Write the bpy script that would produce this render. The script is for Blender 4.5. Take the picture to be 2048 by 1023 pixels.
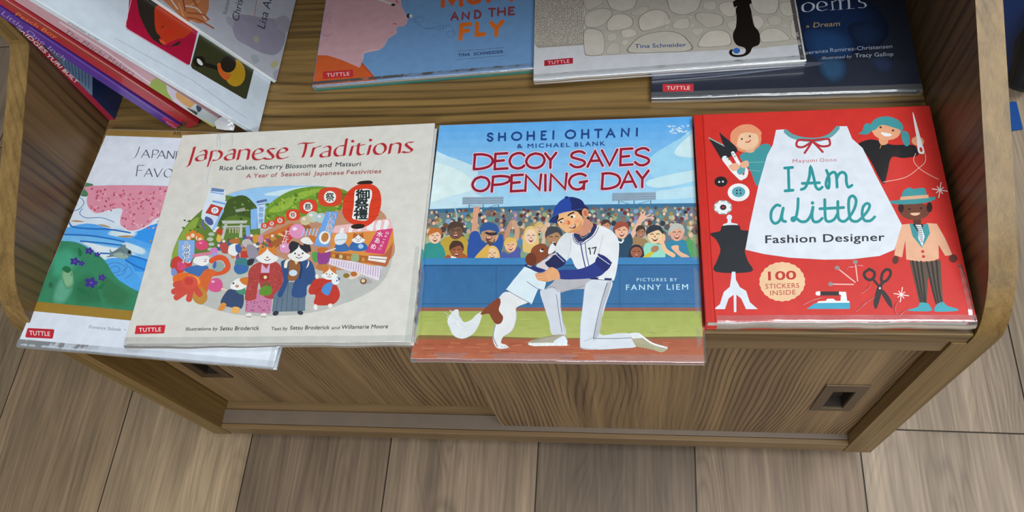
import bpy, bmesh, math, random
from mathutils import Matrix, Vector
from mathutils.geometry import tessellate_polygon

for _o in list(bpy.data.objects):
    bpy.data.objects.remove(_o, do_unlink=True)
S = bpy.context.scene
COL = S.collection
random.seed(7)
R = math.radians

# ------------------------------------------------------------------ camera
ZS = 0.4942                      # height of the display shelf above the floor
F_PX = 1582.6
cam_data = bpy.data.cameras.new('camera')
cam_data.sensor_width = 36.0
cam_data.lens = F_PX * 36.0 / 2048.0
cam_data.clip_start = 0.02
cam = bpy.data.objects.new('camera', cam_data)
cam.location = (0.1246, -0.2703, 0.7025 + ZS)
cam.rotation_euler = (0.46795, 0.14045, 0.06240)
COL.objects.link(cam)
S.camera = cam
CAM_M = cam.rotation_euler.to_matrix()
CAM_C = Vector(cam.location)

# ------------------------------------------------------------------ light
S.view_settings.view_transform = 'Standard'
S.view_settings.look = 'None'
S.view_settings.gamma = 1.0
S.view_settings.use_curve_mapping = False
S.view_settings.exposure = 0.0
W = bpy.data.worlds.new('shop_air')
S.world = W
W.use_nodes = True
W.node_tree.nodes['Background'].inputs[0].default_value = (0.93, 0.97, 1.0, 1)
W.node_tree.nodes['Background'].inputs[1].default_value = 0.17

def area(name, loc, target, sx, sy, power, color=(0.95, 0.985, 1.0)):
    l = bpy.data.lights.new(name, 'AREA')
    l.shape = 'RECTANGLE'; l.size = sx; l.size_y = sy
    l.energy = power; l.color = color
    o = bpy.data.objects.new(name, l)
    o.location = loc
    o.rotation_euler = (Vector(target) - Vector(loc)).to_track_quat('-Z', 'Y').to_euler()
    COL.objects.link(o)
    return o
area('ceiling_tube_light', (1.0, -0.12, 2.75), (0.1, 0.1, 0.45), 1.2, 0.8, 37)
area('ceiling_tube_light', (-0.5, -0.6, 2.75), (0.0, 0.05, 0.4), 1.2, 0.35, 6)
area('ceiling_tube_light', (0.5, -2.4, 2.75), (0.0, -0.2, 0.2), 1.6, 0.4, 56)

# ------------------------------------------------------------------ helpers
def lin(h):
    h = h.lstrip('#')
    out = []
    for i in (0, 2, 4):
        c = int(h[i:i+2], 16) / 255.0
        out.append(c / 12.92 if c <= 0.04045 else ((c + 0.055) / 1.055) ** 2.4)
    return out
def ink(h, k=1.12):
    return tuple(min(0.86, c * k) for c in lin(h)) + (1.0,)

def ray(px, py):
    return CAM_M @ Vector(((px - 1024) / F_PX, -(py - 511.5) / F_PX, -1.0))
def at(px, py, z):
    """world point under a pixel on the level z (height above the shelf)"""
    d = ray(px, py); t = (z + ZS - CAM_C.z) / d.z
    return CAM_C + d * t

def tag(o, label=None, cat=None, group=None, kind=None):
    if label: o['label'] = label
    if cat: o['category'] = cat
    if group: o['group'] = group
    if kind: o['kind'] = kind
    return o
def empty(name, M):
    o = bpy.data.objects.new(name, None)
    o.empty_display_size = 0.05
    COL.objects.link(o)
    o.matrix_world = M
    return o
def link(name, bm, mats, parent=None, smooth=False, bevel=0.0, seg=2):
    me = bpy.data.meshes.new(name)
    bm.to_mesh(me); bm.free()
    for m in (mats if isinstance(mats, (list, tuple)) else [mats]):
        me.materials.append(m)
    o = bpy.data.objects.new(name, me)
    COL.objects.link(o)
    if parent: o.parent = parent
    if smooth:
        for p in me.polygons: p.use_smooth = True
        if smooth != True: me.set_sharp_from_angle(angle=R(smooth))
    if bevel:
        b = o.modifiers.new('soft_edge', 'BEVEL'); b.width = bevel; b.segments = seg; b.limit_method = 'ANGLE'; b.angle_limit = R(50)
    return o
def box(bm, x0, y0, z0, x1, y1, z1, mi=0):
    v = [bm.verts.new(p) for p in ((x0,y0,z0),(x1,y0,z0),(x1,y1,z0),(x0,y1,z0),(x0,y0,z1),(x1,y0,z1),(x1,y1,z1),(x0,y1,z1))]
    for q in ((3,2,1,0),(4,5,6,7),(0,1,5,4),(1,2,6,5),(2,3,7,6),(3,0,4,7)):
        f = bm.faces.new([v[i] for i in q]); f.material_index = mi
def holed(bm, x0, z0, x1, z1, hx0, hz0, hx1, hz1, y0, y1):
    """upright board with a rectangular hole, between y0 (front) and y1"""
    def ring(y):
        return [[bm.verts.new((x, y, z)) for (x, z) in ((a,b),(c,b),(c,d),(a,d))] for (a,b,c,d) in ((x0,z0,x1,z1),(hx0,hz0,hx1,hz1))]
    of, hf = ring(y0); ob, hb = ring(y1)
    for i in range(4):
        j = (i + 1) % 4
        bm.faces.new((of[i], of[j], hf[j], hf[i]))
        bm.faces.new((ob[j], ob[i], hb[i], hb[j]))
        bm.faces.new((of[j], of[i], ob[i], ob[j]))
        bm.faces.new((hf[i], hf[j], hb[j], hb[i]))
    bmesh.ops.recalc_face_normals(bm, faces=bm.faces)
def prism_x(bm, prof, x0, x1):
    """profile in (y, z) pushed along x"""
    a = [bm.verts.new((x0, y, z)) for y, z in prof]
    b = [bm.verts.new((x1, y, z)) for y, z in prof]
    n = len(prof)
    bm.faces.new(a); bm.faces.new(b[::-1])
    for i in range(n):
        j = (i + 1) % n
        bm.faces.new((a[j], a[i], b[i], b[j]))
    bmesh.ops.recalc_face_normals(bm, faces=bm.faces)

# ------------------------------------------------------------------ materials
def new_mat(name):
    m = bpy.data.materials.new(name); m.use_nodes = True
    nt = m.node_tree
    return m, nt, nt.nodes['Principled BSDF']
def plain(name, h, rough=0.5, metal=0.0, k=1.12, coat=0.0, bump=0.0, bscale=200):
    m, nt, p = new_mat(name)
    c = ink(h, k)
    n = nt.nodes.new('ShaderNodeTexNoise'); n.inputs['Scale'].default_value = 35; n.inputs['Detail'].default_value = 3
    tc = nt.nodes.new('ShaderNodeTexCoord'); nt.links.new(tc.outputs['Object'], n.inputs['Vector'])
    r = nt.nodes.new('ShaderNodeValToRGB')
    r.color_ramp.elements[0].position = 0.3; r.color_ramp.elements[1].position = 0.7
    r.color_ramp.elements[0].color = tuple(x * 0.94 for x in c[:3]) + (1,)
    r.color_ramp.elements[1].color = tuple(min(0.9, x * 1.05) for x in c[:3]) + (1,)
    nt.links.new(n.outputs['Fac'], r.inputs[0]); nt.links.new(r.outputs[0], p.inputs['Base Color'])
    p.inputs['Roughness'].default_value = rough; p.inputs['Metallic'].default_value = metal
    p.inputs['Coat Weight'].default_value = coat; p.inputs['Coat Roughness'].default_value = 0.1
    if bump:
        n2 = nt.nodes.new('ShaderNodeTexNoise'); n2.inputs['Scale'].default_value = bscale
        nt.links.new(tc.outputs['Object'], n2.inputs['Vector'])
        b = nt.nodes.new('ShaderNodeBump'); b.inputs['Strength'].default_value = bump; b.inputs['Distance'].default_value = 0.002
        nt.links.new(n2.outputs['Fac'], b.inputs['Height']); nt.links.new(b.outputs[0], p.inputs['Normal'])
    return m
def wood(name, axis, dark, mid, light, along=1.6, across=26.0, seed=0.0, rough=0.42, rings=70.0, wav=26.0, lines=0.5):
    """laminate with long grain and fine dark growth lines running along one axis"""
    m, nt, p = new_mat(name)
    N = nt.nodes; L = nt.links
    tc = N.new('ShaderNodeTexCoord')
    def noise(perp, lon, detail, rough_=0.55, dist=0.0, sd=0.0):
        mp = N.new('ShaderNodeMapping'); L.new(tc.outputs['Object'], mp.inputs['Vector'])
        sc = [perp] * 3; sc['xyz'.index(axis)] = lon
        mp.inputs['Scale'].default_value = sc; mp.inputs['Location'].default_value = (seed + sd, seed * 1.7, seed * 0.6 + sd)
        n = N.new('ShaderNodeTexNoise'); n.inputs['Scale'].default_value = 1.0; n.inputs['Detail'].default_value = detail
        n.inputs['Roughness'].default_value = rough_; n.inputs['Distortion'].default_value = dist
        L.new(mp.outputs[0], n.inputs['Vector']); return n.outputs['Fac']
    def math_(op, a, b=None, c=None):
        q = N.new('ShaderNodeMath'); q.operation = op
        for i_, v in enumerate((a, b, c)):
            if v is None: continue
            if isinstance(v, (int, float)): q.inputs[i_].default_value = v
            else: L.new(v, q.inputs[i_])
        return q.outputs[0]
    sx = N.new('ShaderNodeSeparateXYZ'); L.new(tc.outputs['Object'], sx.inputs[0])
    others = [o for o in 'XYZ' if o.lower() != axis]
    perp = math_('ADD', sx.outputs[others[0]], sx.outputs[others[1]])
    bend = noise(3.2, 1.1, 2, sd=3.0)
    ph = math_('MULTIPLY_ADD', perp, rings, math_('MULTIPLY', bend, wav))
    sn = math_('SINE', math_('MULTIPLY', ph, 6.283))
    ln = math_('POWER', math_('MULTIPLY_ADD', sn, 0.5, 0.5), 3.6)
    breakup = noise(14.0, 3.0, 3, sd=9.0)
    br = N.new('ShaderNodeMapRange'); L.new(breakup, br.inputs[0]); br.inputs[1].default_value = 0.38; br.inputs[2].default_value = 0.68
    ln = math_('MULTIPLY', ln, br.outputs[0])
    streak = noise(across, along, 5, 0.65, 0.3)
    fine = noise(across * 9, along * 7, 2, sd=5.0)
    f = math_('MULTIPLY_ADD', fine, 0.22, math_('MULTIPLY', streak, 0.78))
    f = math_('SUBTRACT', f, math_('MULTIPLY', ln, lines * 0.34))
    r = N.new('ShaderNodeValToRGB'); L.new(f, r.inputs[0])
    e = r.color_ramp.elements
    e[0].position = 0.25; e[0].color = ink(dark)
    e[1].position = 0.66; e[1].color = ink(light)
    x = e.new(0.46); x.color = ink(mid)
    L.new(r.outputs[0], p.inputs['Base Color'])
    p.inputs['Roughness'].default_value = rough
    b = N.new('ShaderNodeBump'); b.inputs['Strength'].default_value = 0.12; b.inputs['Distance'].default_value = 0.001
    L.new(fine, b.inputs['Height']); L.new(b.outputs[0], p.inputs['Normal'])
    return m
def print_mat(name, rough=0.38, coat=0.35, fibre=0.0):
    """printed paper under a clear laminate: the print is the mesh's colour attribute 'ink'"""
    m, nt, p = new_mat(name)
    N = nt.nodes; L = nt.links
    a = N.new('ShaderNodeAttribute'); a.attribute_name = 'ink'
    tc = N.new('ShaderNodeTexCoord')
    n = N.new('ShaderNodeTexNoise'); n.inputs['Scale'].default_value = 90; n.inputs['Detail'].default_value = 4; L.new(tc.outputs['Object'], n.inputs['Vector'])
    mr = N.new('ShaderNodeMapRange'); L.new(n.outputs['Fac'], mr.inputs[0]); mr.inputs[1].default_value = 0.25; mr.inputs[2].default_value = 0.75
    mr.inputs[3].default_value = 0.93; mr.inputs[4].default_value = 1.06
    mx = N.new('ShaderNodeVectorMath'); mx.operation = 'SCALE'
    L.new(a.outputs['Color'], mx.inputs[0]); L.new(mr.outputs[0], mx.inputs['Scale'])
    L.new(mx.outputs[0], p.inputs['Base Color'])
    p.inputs['Roughness'].default_value = rough
    p.inputs['Coat Weight'].default_value = coat; p.inputs['Coat Roughness'].default_value = 0.09
    if fibre:
        n2 = N.new('ShaderNodeTexNoise'); n2.inputs['Scale'].default_value = 150; n2.inputs['Detail'].default_value = 4; n2.inputs['Distortion'].default_value = 2.5
        mp = N.new('ShaderNodeMapping'); mp.inputs['Scale'].default_value = (0.55, 1.3, 1); L.new(tc.outputs['Object'], mp.inputs['Vector']); L.new(mp.outputs[0], n2.inputs['Vector'])
        b = N.new('ShaderNodeBump'); b.inputs['Strength'].default_value = fibre; b.inputs['Distance'].default_value = 0.0012
        L.new(n2.outputs['Fac'], b.inputs['Height']); L.new(b.outputs[0], p.inputs['Normal'])
    return m
def film_mat(name='clear_plastic_film', white_gleam=0.08, base=0.06):  # the white diffuse share stands in for highlights on the film
    m = bpy.data.materials.new(name); m.use_nodes = True
    nt = m.node_tree; N = nt.nodes; L = nt.links
    N.remove(N['Principled BSDF'])
    out = N['Material Output']
    tr = N.new('ShaderNodeBsdfTransparent'); tr.inputs[0].default_value = (0.97, 0.98, 0.98, 1)
    gl = N.new('ShaderNodeBsdfGlossy'); gl.inputs['Roughness'].default_value = 0.16; gl.inputs[0].default_value = (0.95, 0.97, 1, 1)
    df = N.new('ShaderNodeBsdfDiffuse'); df.inputs[0].default_value = (0.8, 0.83, 0.86, 1)
    fr = N.new('ShaderNodeFresnel'); fr.inputs[0].default_value = 1.5
    tc = N.new('ShaderNodeTexCoord'); no = N.new('ShaderNodeTexNoise'); no.inputs['Scale'].default_value = 60; L.new(tc.outputs['Object'], no.inputs['Vector'])
    bp = N.new('ShaderNodeBump'); bp.inputs['Strength'].default_value = 0.22; bp.inputs['Distance'].default_value = 0.003; L.new(no.outputs['Fac'], bp.inputs['Height'])
    for q in (gl, fr): L.new(bp.outputs[0], q.inputs['Normal'])
    ad = N.new('ShaderNodeMath'); ad.operation = 'MULTIPLY_ADD'; L.new(fr.outputs[0], ad.inputs[0]); ad.inputs[1].default_value = 1.1; ad.inputs[2].default_value = base
    m1 = N.new('ShaderNodeMixShader'); L.new(ad.outputs[0], m1.inputs[0]); L.new(tr.outputs[0], m1.inputs[1]); L.new(gl.outputs[0], m1.inputs[2])
    m2 = N.new('ShaderNodeMixShader'); m2.inputs[0].default_value = white_gleam; L.new(m1.outputs[0], m2.inputs[1]); L.new(df.outputs[0], m2.inputs[2])
    L.new(m2.outputs[0], out.inputs[0])
    return m

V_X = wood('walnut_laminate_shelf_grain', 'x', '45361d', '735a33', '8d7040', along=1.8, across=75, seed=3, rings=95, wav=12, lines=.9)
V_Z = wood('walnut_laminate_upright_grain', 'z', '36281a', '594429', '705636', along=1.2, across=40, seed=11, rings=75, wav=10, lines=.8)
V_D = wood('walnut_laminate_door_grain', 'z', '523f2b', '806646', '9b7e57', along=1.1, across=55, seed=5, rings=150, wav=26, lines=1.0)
V_EDGE_Y = wood('edge_banding_wood', 'y', '55421f', '755b31', '8a6e3f', along=1.6, across=85, seed=2, rings=120, wav=5, lines=.5)
V_EDGE_Z = wood('edge_banding_wood_upright', 'z', '55421f', '755b31', '8a6e3f', along=1.6, across=85, seed=2, rings=120, wav=5, lines=.5)
V_EDGE_X = wood('front_rail_wood', 'x', '5e4a2f', '765e3e', '886e4c', along=1.5, across=60, seed=8, rings=90, wav=6, lines=.3)
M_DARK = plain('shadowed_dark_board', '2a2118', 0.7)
M_BRONZE = plain('bronze_finger_pull', '5d4d3a', 0.38, 0.5)
M_RAIL = plain('grey_brown_track_rail', '75675a', 0.45)
M_PAPER = plain('book_pages', 'd9d8d2', 0.8)
M_PRINT = print_mat('printed_cover')
M_WASHI = print_mat('printed_fibre_paper_cover', 0.5, 0.2, 0.16)
M_FILM = film_mat()
M_FOLD = film_mat('whitened_fold_film', 0.7, 0.12)  # whitened: the bright gleam along the folds is put into the colour
# ------------------------------------------------------------------ floor
YAW = -0.00976
PW = 0.23198
PX0 = -0.48558
def floor_mat():
    m, nt, p = new_mat('vinyl_oak_planks')
    N = nt.nodes; L = nt.links
    a = N.new('ShaderNodeAttribute'); a.attribute_name = 'ink'
    tc = N.new('ShaderNodeTexCoord')
    sh = N.new('ShaderNodeVectorMath'); sh.operation = 'ADD'
    a2 = N.new('ShaderNodeAttribute'); a2.attribute_name = 'shift'
    L.new(tc.outputs['Object'], sh.inputs[0]); L.new(a2.outputs['Vector'], sh.inputs[1])
    def noise(scale, detail, dist=0.0, ns=1.0):
        mp = N.new('ShaderNodeMapping'); mp.inputs['Scale'].default_value = scale; L.new(sh.outputs[0], mp.inputs['Vector'])
        n = N.new('ShaderNodeTexNoise'); n.inputs['Scale'].default_value = ns; n.inputs['Detail'].default_value = detail; n.inputs['Distortion'].default_value = dist
        L.new(mp.outputs[0], n.inputs['Vector']); return n
    big = noise((6, 1.6, 1), 3, 0.8)
    mid = noise((48, 2.4, 1), 5, 0.9)
    fine = noise((230, 8, 1), 3, 0.2)
    def m2(op, a, b=None, c=None):
        q = N.new('ShaderNodeMath'); q.operation = op
        for i_, v in enumerate((a, b, c)):
            if v is None: continue
            if isinstance(v, (int, float)): q.inputs[i_].default_value = v
            else: L.new(v, q.inputs[i_])
        return q.outputs[0]
    def rng(n, a_, b_, c_, d_):
        r = N.new('ShaderNodeMapRange'); L.new(n.outputs['Fac'] if hasattr(n, 'outputs') else n, r.inputs[0])
        for i, v in zip((1, 2, 3, 4), (a_, b_, c_, d_)): r.inputs[i].default_value = v
        return r
    # growth lines that sweep round like cathedral grain
    sx = N.new('ShaderNodeSeparateXYZ'); L.new(sh.outputs[0], sx.inputs[0])
    bend = noise((7, 1.3, 1), 2, 0.3)
    ph = m2('MULTIPLY_ADD', sx.outputs[0], 60.0, m2('MULTIPLY', bend.outputs['Fac'], 34.0))
    ring = m2('POWER', m2('MULTIPLY_ADD', m2('SINE', m2('MULTIPLY', ph, 6.283)), 0.5, 0.5), 2.0)
    gate = rng(noise((11, 2.2, 1), 3, 0.5), 0.42, 0.66, 0.0, 0.24)
    f5 = m2('SUBTRACT', 1.0, m2('MULTIPLY', ring, gate.outputs[0]))
    # knots
    mpk = N.new('ShaderNodeMapping'); mpk.inputs['Scale'].default_value = (4.2, 2.0, 1); L.new(sh.outputs[0], mpk.inputs['Vector'])
    wob = noise((30, 14, 1), 3, 0.6)
    addk = N.new('ShaderNodeVectorMath'); addk.operation = 'ADD'; L.new(mpk.outputs[0], addk.inputs[0])
    scw = N.new('ShaderNodeVectorMath'); scw.operation = 'SCALE'; scw.inputs['Scale'].default_value = 0.22; L.new(wob.outputs['Color'], scw.inputs[0]); L.new(scw.outputs[0], addk.inputs[1])
    vk = N.new('ShaderNodeTexVoronoi'); vk.inputs['Scale'].default_value = 1.0; L.new(addk.outputs[0], vk.inputs['Vector'])
    f4 = rng(vk.outputs['Distance'], 0.03, 0.15, 0.42, 1.0)
    f1 = rng(big, 0.3, 0.7, 0.74, 1.2); f2 = rng(mid, 0.3, 0.72, 0.72, 1.16); f3 = rng(fine, 0.3, 0.7, 0.8, 1.15)
    cur = None
    for f in (f1.outputs[0], f2.outputs[0], f3.outputs[0], f4.outputs[0], f5):
        cur = f if cur is None else m2('MULTIPLY', cur, f)
    sc = N.new('ShaderNodeVectorMath'); sc.operation = 'SCALE'; L.new(a.outputs['Color'], sc.inputs[0]); L.new(cur, sc.inputs['Scale'])
    L.new(sc.outputs[0], p.inputs['Base Color'])
    p.inputs['Roughness'].default_value = 0.5
    b = N.new('ShaderNodeBump'); b.inputs['Strength'].default_value = 0.25; b.inputs['Distance'].default_value = 0.001
    L.new(fine.outputs['Fac'], b.inputs['Height']); L.new(b.outputs[0], p.inputs['Normal'])
    return m
def build_floor():
    bm = bmesh.new()
    li = bm.loops.layers.float_color.new('ink')
    ls = bm.loops.layers.float_vector.new('shift')
    jr = at(1900, 848, -ZS)
    tones = {-3: '917c61', -2: '937c60', -1: 'a48d70', 0: '7a6754', 1: '8b7762', 2: '796756', 3: '8a7662', 4: 'a99580', 5: 'a4917b', 6: '9d8a75'}  # middle planks: own darker tone plus painted shade below the cabinet front
    rnd = random.Random(4)
    d = Vector((-math.sin(YAW), math.cos(YAW), 0)); nrm = Vector((d.y, -d.x, 0))
    o = Vector((PX0, 0, 0))
    def P(u, v, z): return o + nrm * u + d * v + Vector((0, 0, z))
    # dark under-layer that shows in the joints
    q = [bm.verts.new(P(u, v, -0.0012)) for u, v in ((-6*PW, -3.4), (12*PW, -3.4), (12*PW, 2.6), (-6*PW, 2.6))]
    f = bm.faces.new(q)
    for l in f.loops: l[li] = ink('3a3026'); l[ls] = (0, 0, 0)
    g = 0.0011
    for k in range(-6, 12):
        base = tones.get(k, '94806a')
        first = jr.y - 0.0 if k == 4 else rnd.uniform(-0.9, -0.62) if k in (0, 1, 2, 3) else rnd.uniform(0.5, 0.9)
        if k in (-1, -2): first = 0.62
        cuts = sorted([first + 1.22 * j for j in range(-3, 3)])
        cuts = [-3.4] + [c for c in cuts if -3.3 < c < 2.5] + [2.6]
        for j in range(len(cuts) - 1):
            u0, u1, v0, v1 = k * PW + g, (k + 1) * PW - g, cuts[j] + g, cuts[j+1] - g
            vs = [bm.verts.new(P(u, v, z)) for u, v, z in ((u0, v0, 0), (u1, v0, 0), (u1, v1, 0), (u0, v1, 0))]
            f = bm.faces.new(vs)
            c = ink(base); t = rnd.uniform(0.96, 1.05)
            if k == 4 and v0 > jr.y - 0.01: c = ink('9a8773')
            s = (rnd.uniform(0, 40), rnd.uniform(0, 40), 0)
            for l in f.loops: l[li] = (c[0]*t, c[1]*t, c[2]*t, 1); l[ls] = s
            # bevelled lips of the plank
            w = [bm.verts.new(P(u, v, -0.0012)) for u, v in ((u0-g*.5, v0-g*.5), (u1+g*.5, v0-g*.5), (u1+g*.5, v1+g*.5), (u0-g*.5, v1+g*.5))]
            for a_ in range(4):
                b_ = (a_ + 1) % 4
                ff = bm.faces.new((vs[b_], vs[a_], w[a_], w[b_]))
                for l in ff.loops: l[li] = ink('4a3d30'); l[ls] = s
    fl = link('floor', bm, floor_mat())
    tag(fl, 'grey brown wood plank floor around and below the cabinet', 'floor', kind='structure')
build_floor()

# ------------------------------------------------------------------ display cabinet
XL, XR = -0.5012, 0.4198          # inner faces of the side panels above the shelf
xl, xr = -0.4952, 0.4063          # inner faces below the shelf
TP = 0.0218
H = 0.4442; HB = 0.0356; ZF = 0.0452
DEPTH = 0.62
YSTEP = 0.2658
TALL = 0.46
def zw(z): return z + ZS
cab = empty('display_cabinet', Matrix.Translation((0, 0, 0)))
tag(cab, 'walnut laminate display cabinet with rounded side panels, open book shelf and sliding doors below', 'cabinet')
def ptop(y): return 0.0414 + 0.3629 * y
prof_front = [(0.0, -H), (0.0, -0.012), (0.0002, -0.006), (0.0009, 0.001), (0.0022, 0.006), (0.0042, 0.0112), (0.0071, 0.0172), (0.0108, 0.0230), (0.0150, 0.0287), (0.0200, 0.0345), (0.0258, 0.0402), (0.0325, 0.0457), (0.0400, 0.0507), (0.0490, 0.0558), (0.0590, 0.0608), (0.070, 0.0657), (0.084, 0.0714), (0.10, ptop(0.10)), (YSTEP - 0.006, ptop(YSTEP - 0.006)), (YSTEP - 0.001, ptop(YSTEP) + 0.002), (YSTEP, ptop(YSTEP) + 0.008), (YSTEP, TALL)]
def side_panel(xa, xb):
    prof = [(y, zw(z)) for y, z in prof_front] + [(DEPTH, zw(TALL)), (DEPTH, zw(-H))]
    bm = bmesh.new(); prism_x(bm, prof, xa, xb)
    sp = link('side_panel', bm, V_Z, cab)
    # edge band following the front and the rounded corner
    bm = bmesh.new()
    pts = [Vector((y, zw(z))) for y, z in prof_front]
    off = []
    for i, p_ in enumerate(pts):
        t = (pts[min(i+1, len(pts)-1)] - pts[max(i-1, 0)]).normalized()
        off.append(p_ + Vector((-t.y, t.x)) * 0.0012)
    n = len(pts)
    e = 0.0002
    A = [[bm.verts.new((x, q[i].x, q[i].y)) for i in range(n)] for x, q in ((xa - e, pts), (xa - e, off), (xb + e, off), (xb + e, pts))]
    for i in range(n - 1):
        for a_ in range(4):
            b_ = (a_ + 1) % 4
            bm.faces.new((A[a_][i], A[b_][i], A[b_][i+1], A[a_][i+1]))
    bm.faces.new([A[a_][0] for a_ in range(4)]); bm.faces.new([A[a_][n-1] for a_ in range(4)])
    bmesh.ops.recalc_face_normals(bm, faces=bm.faces)
    for f in bm.faces:
        f.normal_update(); f.material_index = 1 if f.calc_center_median().z < zw(0.03) or abs(f.normal.z) < 0.2 and f.calc_center_median().z > zw(0.15) else 0
    eb = link('edge_band', bm, [V_EDGE_Y, V_EDGE_Z], sp, smooth=40)
    eb['label'] = 'lighter wood edge band'
    return sp
side_panel(XL - TP, XL)
side_panel(XR, XR + TP)
def part(name, boxes, mat, bevel=0.0008, parent=None):
    bm = bmesh.new()
    for b in boxes: box(bm, b[0], b[1], zw(b[2]), b[3], b[4], zw(b[5]))
    return link(name, bm, mat, parent or cab, bevel=bevel)
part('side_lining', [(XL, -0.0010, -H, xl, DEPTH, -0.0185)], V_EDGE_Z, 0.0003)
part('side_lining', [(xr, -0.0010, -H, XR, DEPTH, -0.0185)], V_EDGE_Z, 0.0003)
part('shelf_board', [(XL, 0.0, -0.018, XR, DEPTH - 0.012, 0.0)], V_X, 0.0015)
part('front_rail', [(xl, 0.0015, -ZF, xr, 0.020, -0.0181)], V_EDGE_X, 0.0008)
part('bottom_board', [(xl, 0.0, -H, xr, DEPTH - 0.012, -H + HB - 0.003), (xl, 0.0, -H + HB - 0.003, xr, 0.0065, -H + HB)], V_EDGE_X, 0.0006)
tr = part('door_track', [(xl, 0.0075, -H + HB - 0.003, xr, 0.0285, -H + HB - 0.0008)], M_RAIL, 0.0005)
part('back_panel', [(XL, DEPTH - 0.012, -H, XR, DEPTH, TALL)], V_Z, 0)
part('upper_shelf', [(XL, 0.272, 0.285, XR, DEPTH - 0.012, 0.303)], V_X, 0.001)
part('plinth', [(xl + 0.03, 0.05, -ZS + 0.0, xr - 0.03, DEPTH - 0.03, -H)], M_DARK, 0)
def sliding_door(x0, x1, y0, hole):
    z0, z1 = -H + HB - 0.0006, -ZF + 0.012
    bm = bmesh.new()
    holed(bm, x0, zw(z0), x1, zw(z1), hole[0], zw(hole[1]), hole[2], zw(hole[3]), y0, y0 + 0.013)
    d = link('sliding_door', bm, V_D, cab, bevel=0.0006)
    bm = bmesh.new()
    holed(bm, hole[0] - 0.0125, zw(hole[1] - 0.011), hole[2] + 0.0115, zw(hole[3] + 0.0235), hole[0], zw(hole[1]), hole[2], zw(hole[3]), y0 - 0.0016, y0 + 0.0002)
    bm2 = bm
    fp = link('finger_pull', bm2, M_BRONZE, d, bevel=0.0006)
    bm = bmesh.new()
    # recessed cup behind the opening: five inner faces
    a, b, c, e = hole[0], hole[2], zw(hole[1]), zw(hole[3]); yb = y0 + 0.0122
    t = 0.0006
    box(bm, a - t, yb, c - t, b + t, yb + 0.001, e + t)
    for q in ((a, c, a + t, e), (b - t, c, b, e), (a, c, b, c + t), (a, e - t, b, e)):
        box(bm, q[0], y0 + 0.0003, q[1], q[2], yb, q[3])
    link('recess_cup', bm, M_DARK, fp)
    return d
sliding_door(xl + 0.002, -0.030, 0.0415, (-0.4605, -0.277, -0.4375, -0.2115))
sliding_door(-0.0660, xr - 0.0015, 0.0141, (0.3478, -0.2805, 0.3715, -0.2145))
# ------------------------------------------------------------------ printing on the covers
EPS = 1.2e-6                     # thickness of one layer of print
KP = 1.1
def P(s):
    if isinstance(s, str):
        return [tuple(float(v) for v in q.split(',')) for q in s.split()]
    return list(s)
def smooth(pts, closed=False, n=5):
    m = len(pts)
    if m < 3: return pts
    out = []
    segs = m if closed else m - 1
    for i in range(segs):
        def g(j):
            return pts[j % m] if closed else pts[max(0, min(m - 1, j))]
        p0, p1, p2, p3 = g(i-1), g(i), g(i+1), g(i+2)
        for k in range(n):
            t = k / n
            out.append(tuple(0.5 * (2*p1[a] + (p2[a]-p0[a])*t + (2*p0[a]-5*p1[a]+4*p2[a]-p3[a])*t*t + (3*p1[a]-p0[a]-3*p2[a]+p3[a])*t**3) for a in (0, 1)))
    if not closed: out.append(pts[-1])
    return out
_glyphs = {}
def glyphs(text, shear=0.0, weight=0.0, space=1.0):
    key = (text, shear, weight, space)
    if key not in _glyphs:
        cu = bpy.data.curves.new('lettering', 'FONT')
        cu.body = text; cu.shear = shear; cu.offset = weight; cu.space_character = space; cu.resolution_u = 3; cu.fill_mode = 'FRONT'
        ob = bpy.data.objects.new('lettering', cu); COL.objects.link(ob)
        dg = bpy.context.evaluated_depsgraph_get(); dg.update()
        me = ob.evaluated_get(dg).to_mesh()
        vs = [(v.co.x, v.co.y) for v in me.vertices]; fs = [tuple(p.vertices) for p in me.polygons]
        ob.evaluated_get(dg).to_mesh_clear()
        bpy.data.objects.remove(ob, do_unlink=True); bpy.data.curves.remove(cu)
        x0 = min(v[0] for v in vs); x1 = max(v[0] for v in vs)
        _glyphs[key] = ([((v[0]-x0)/(x1-x0), v[1]) for v in vs], fs, x1 - x0, max(v[1] for v in vs), min(v[1] for v in vs))
    return _glyphs[key]
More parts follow.
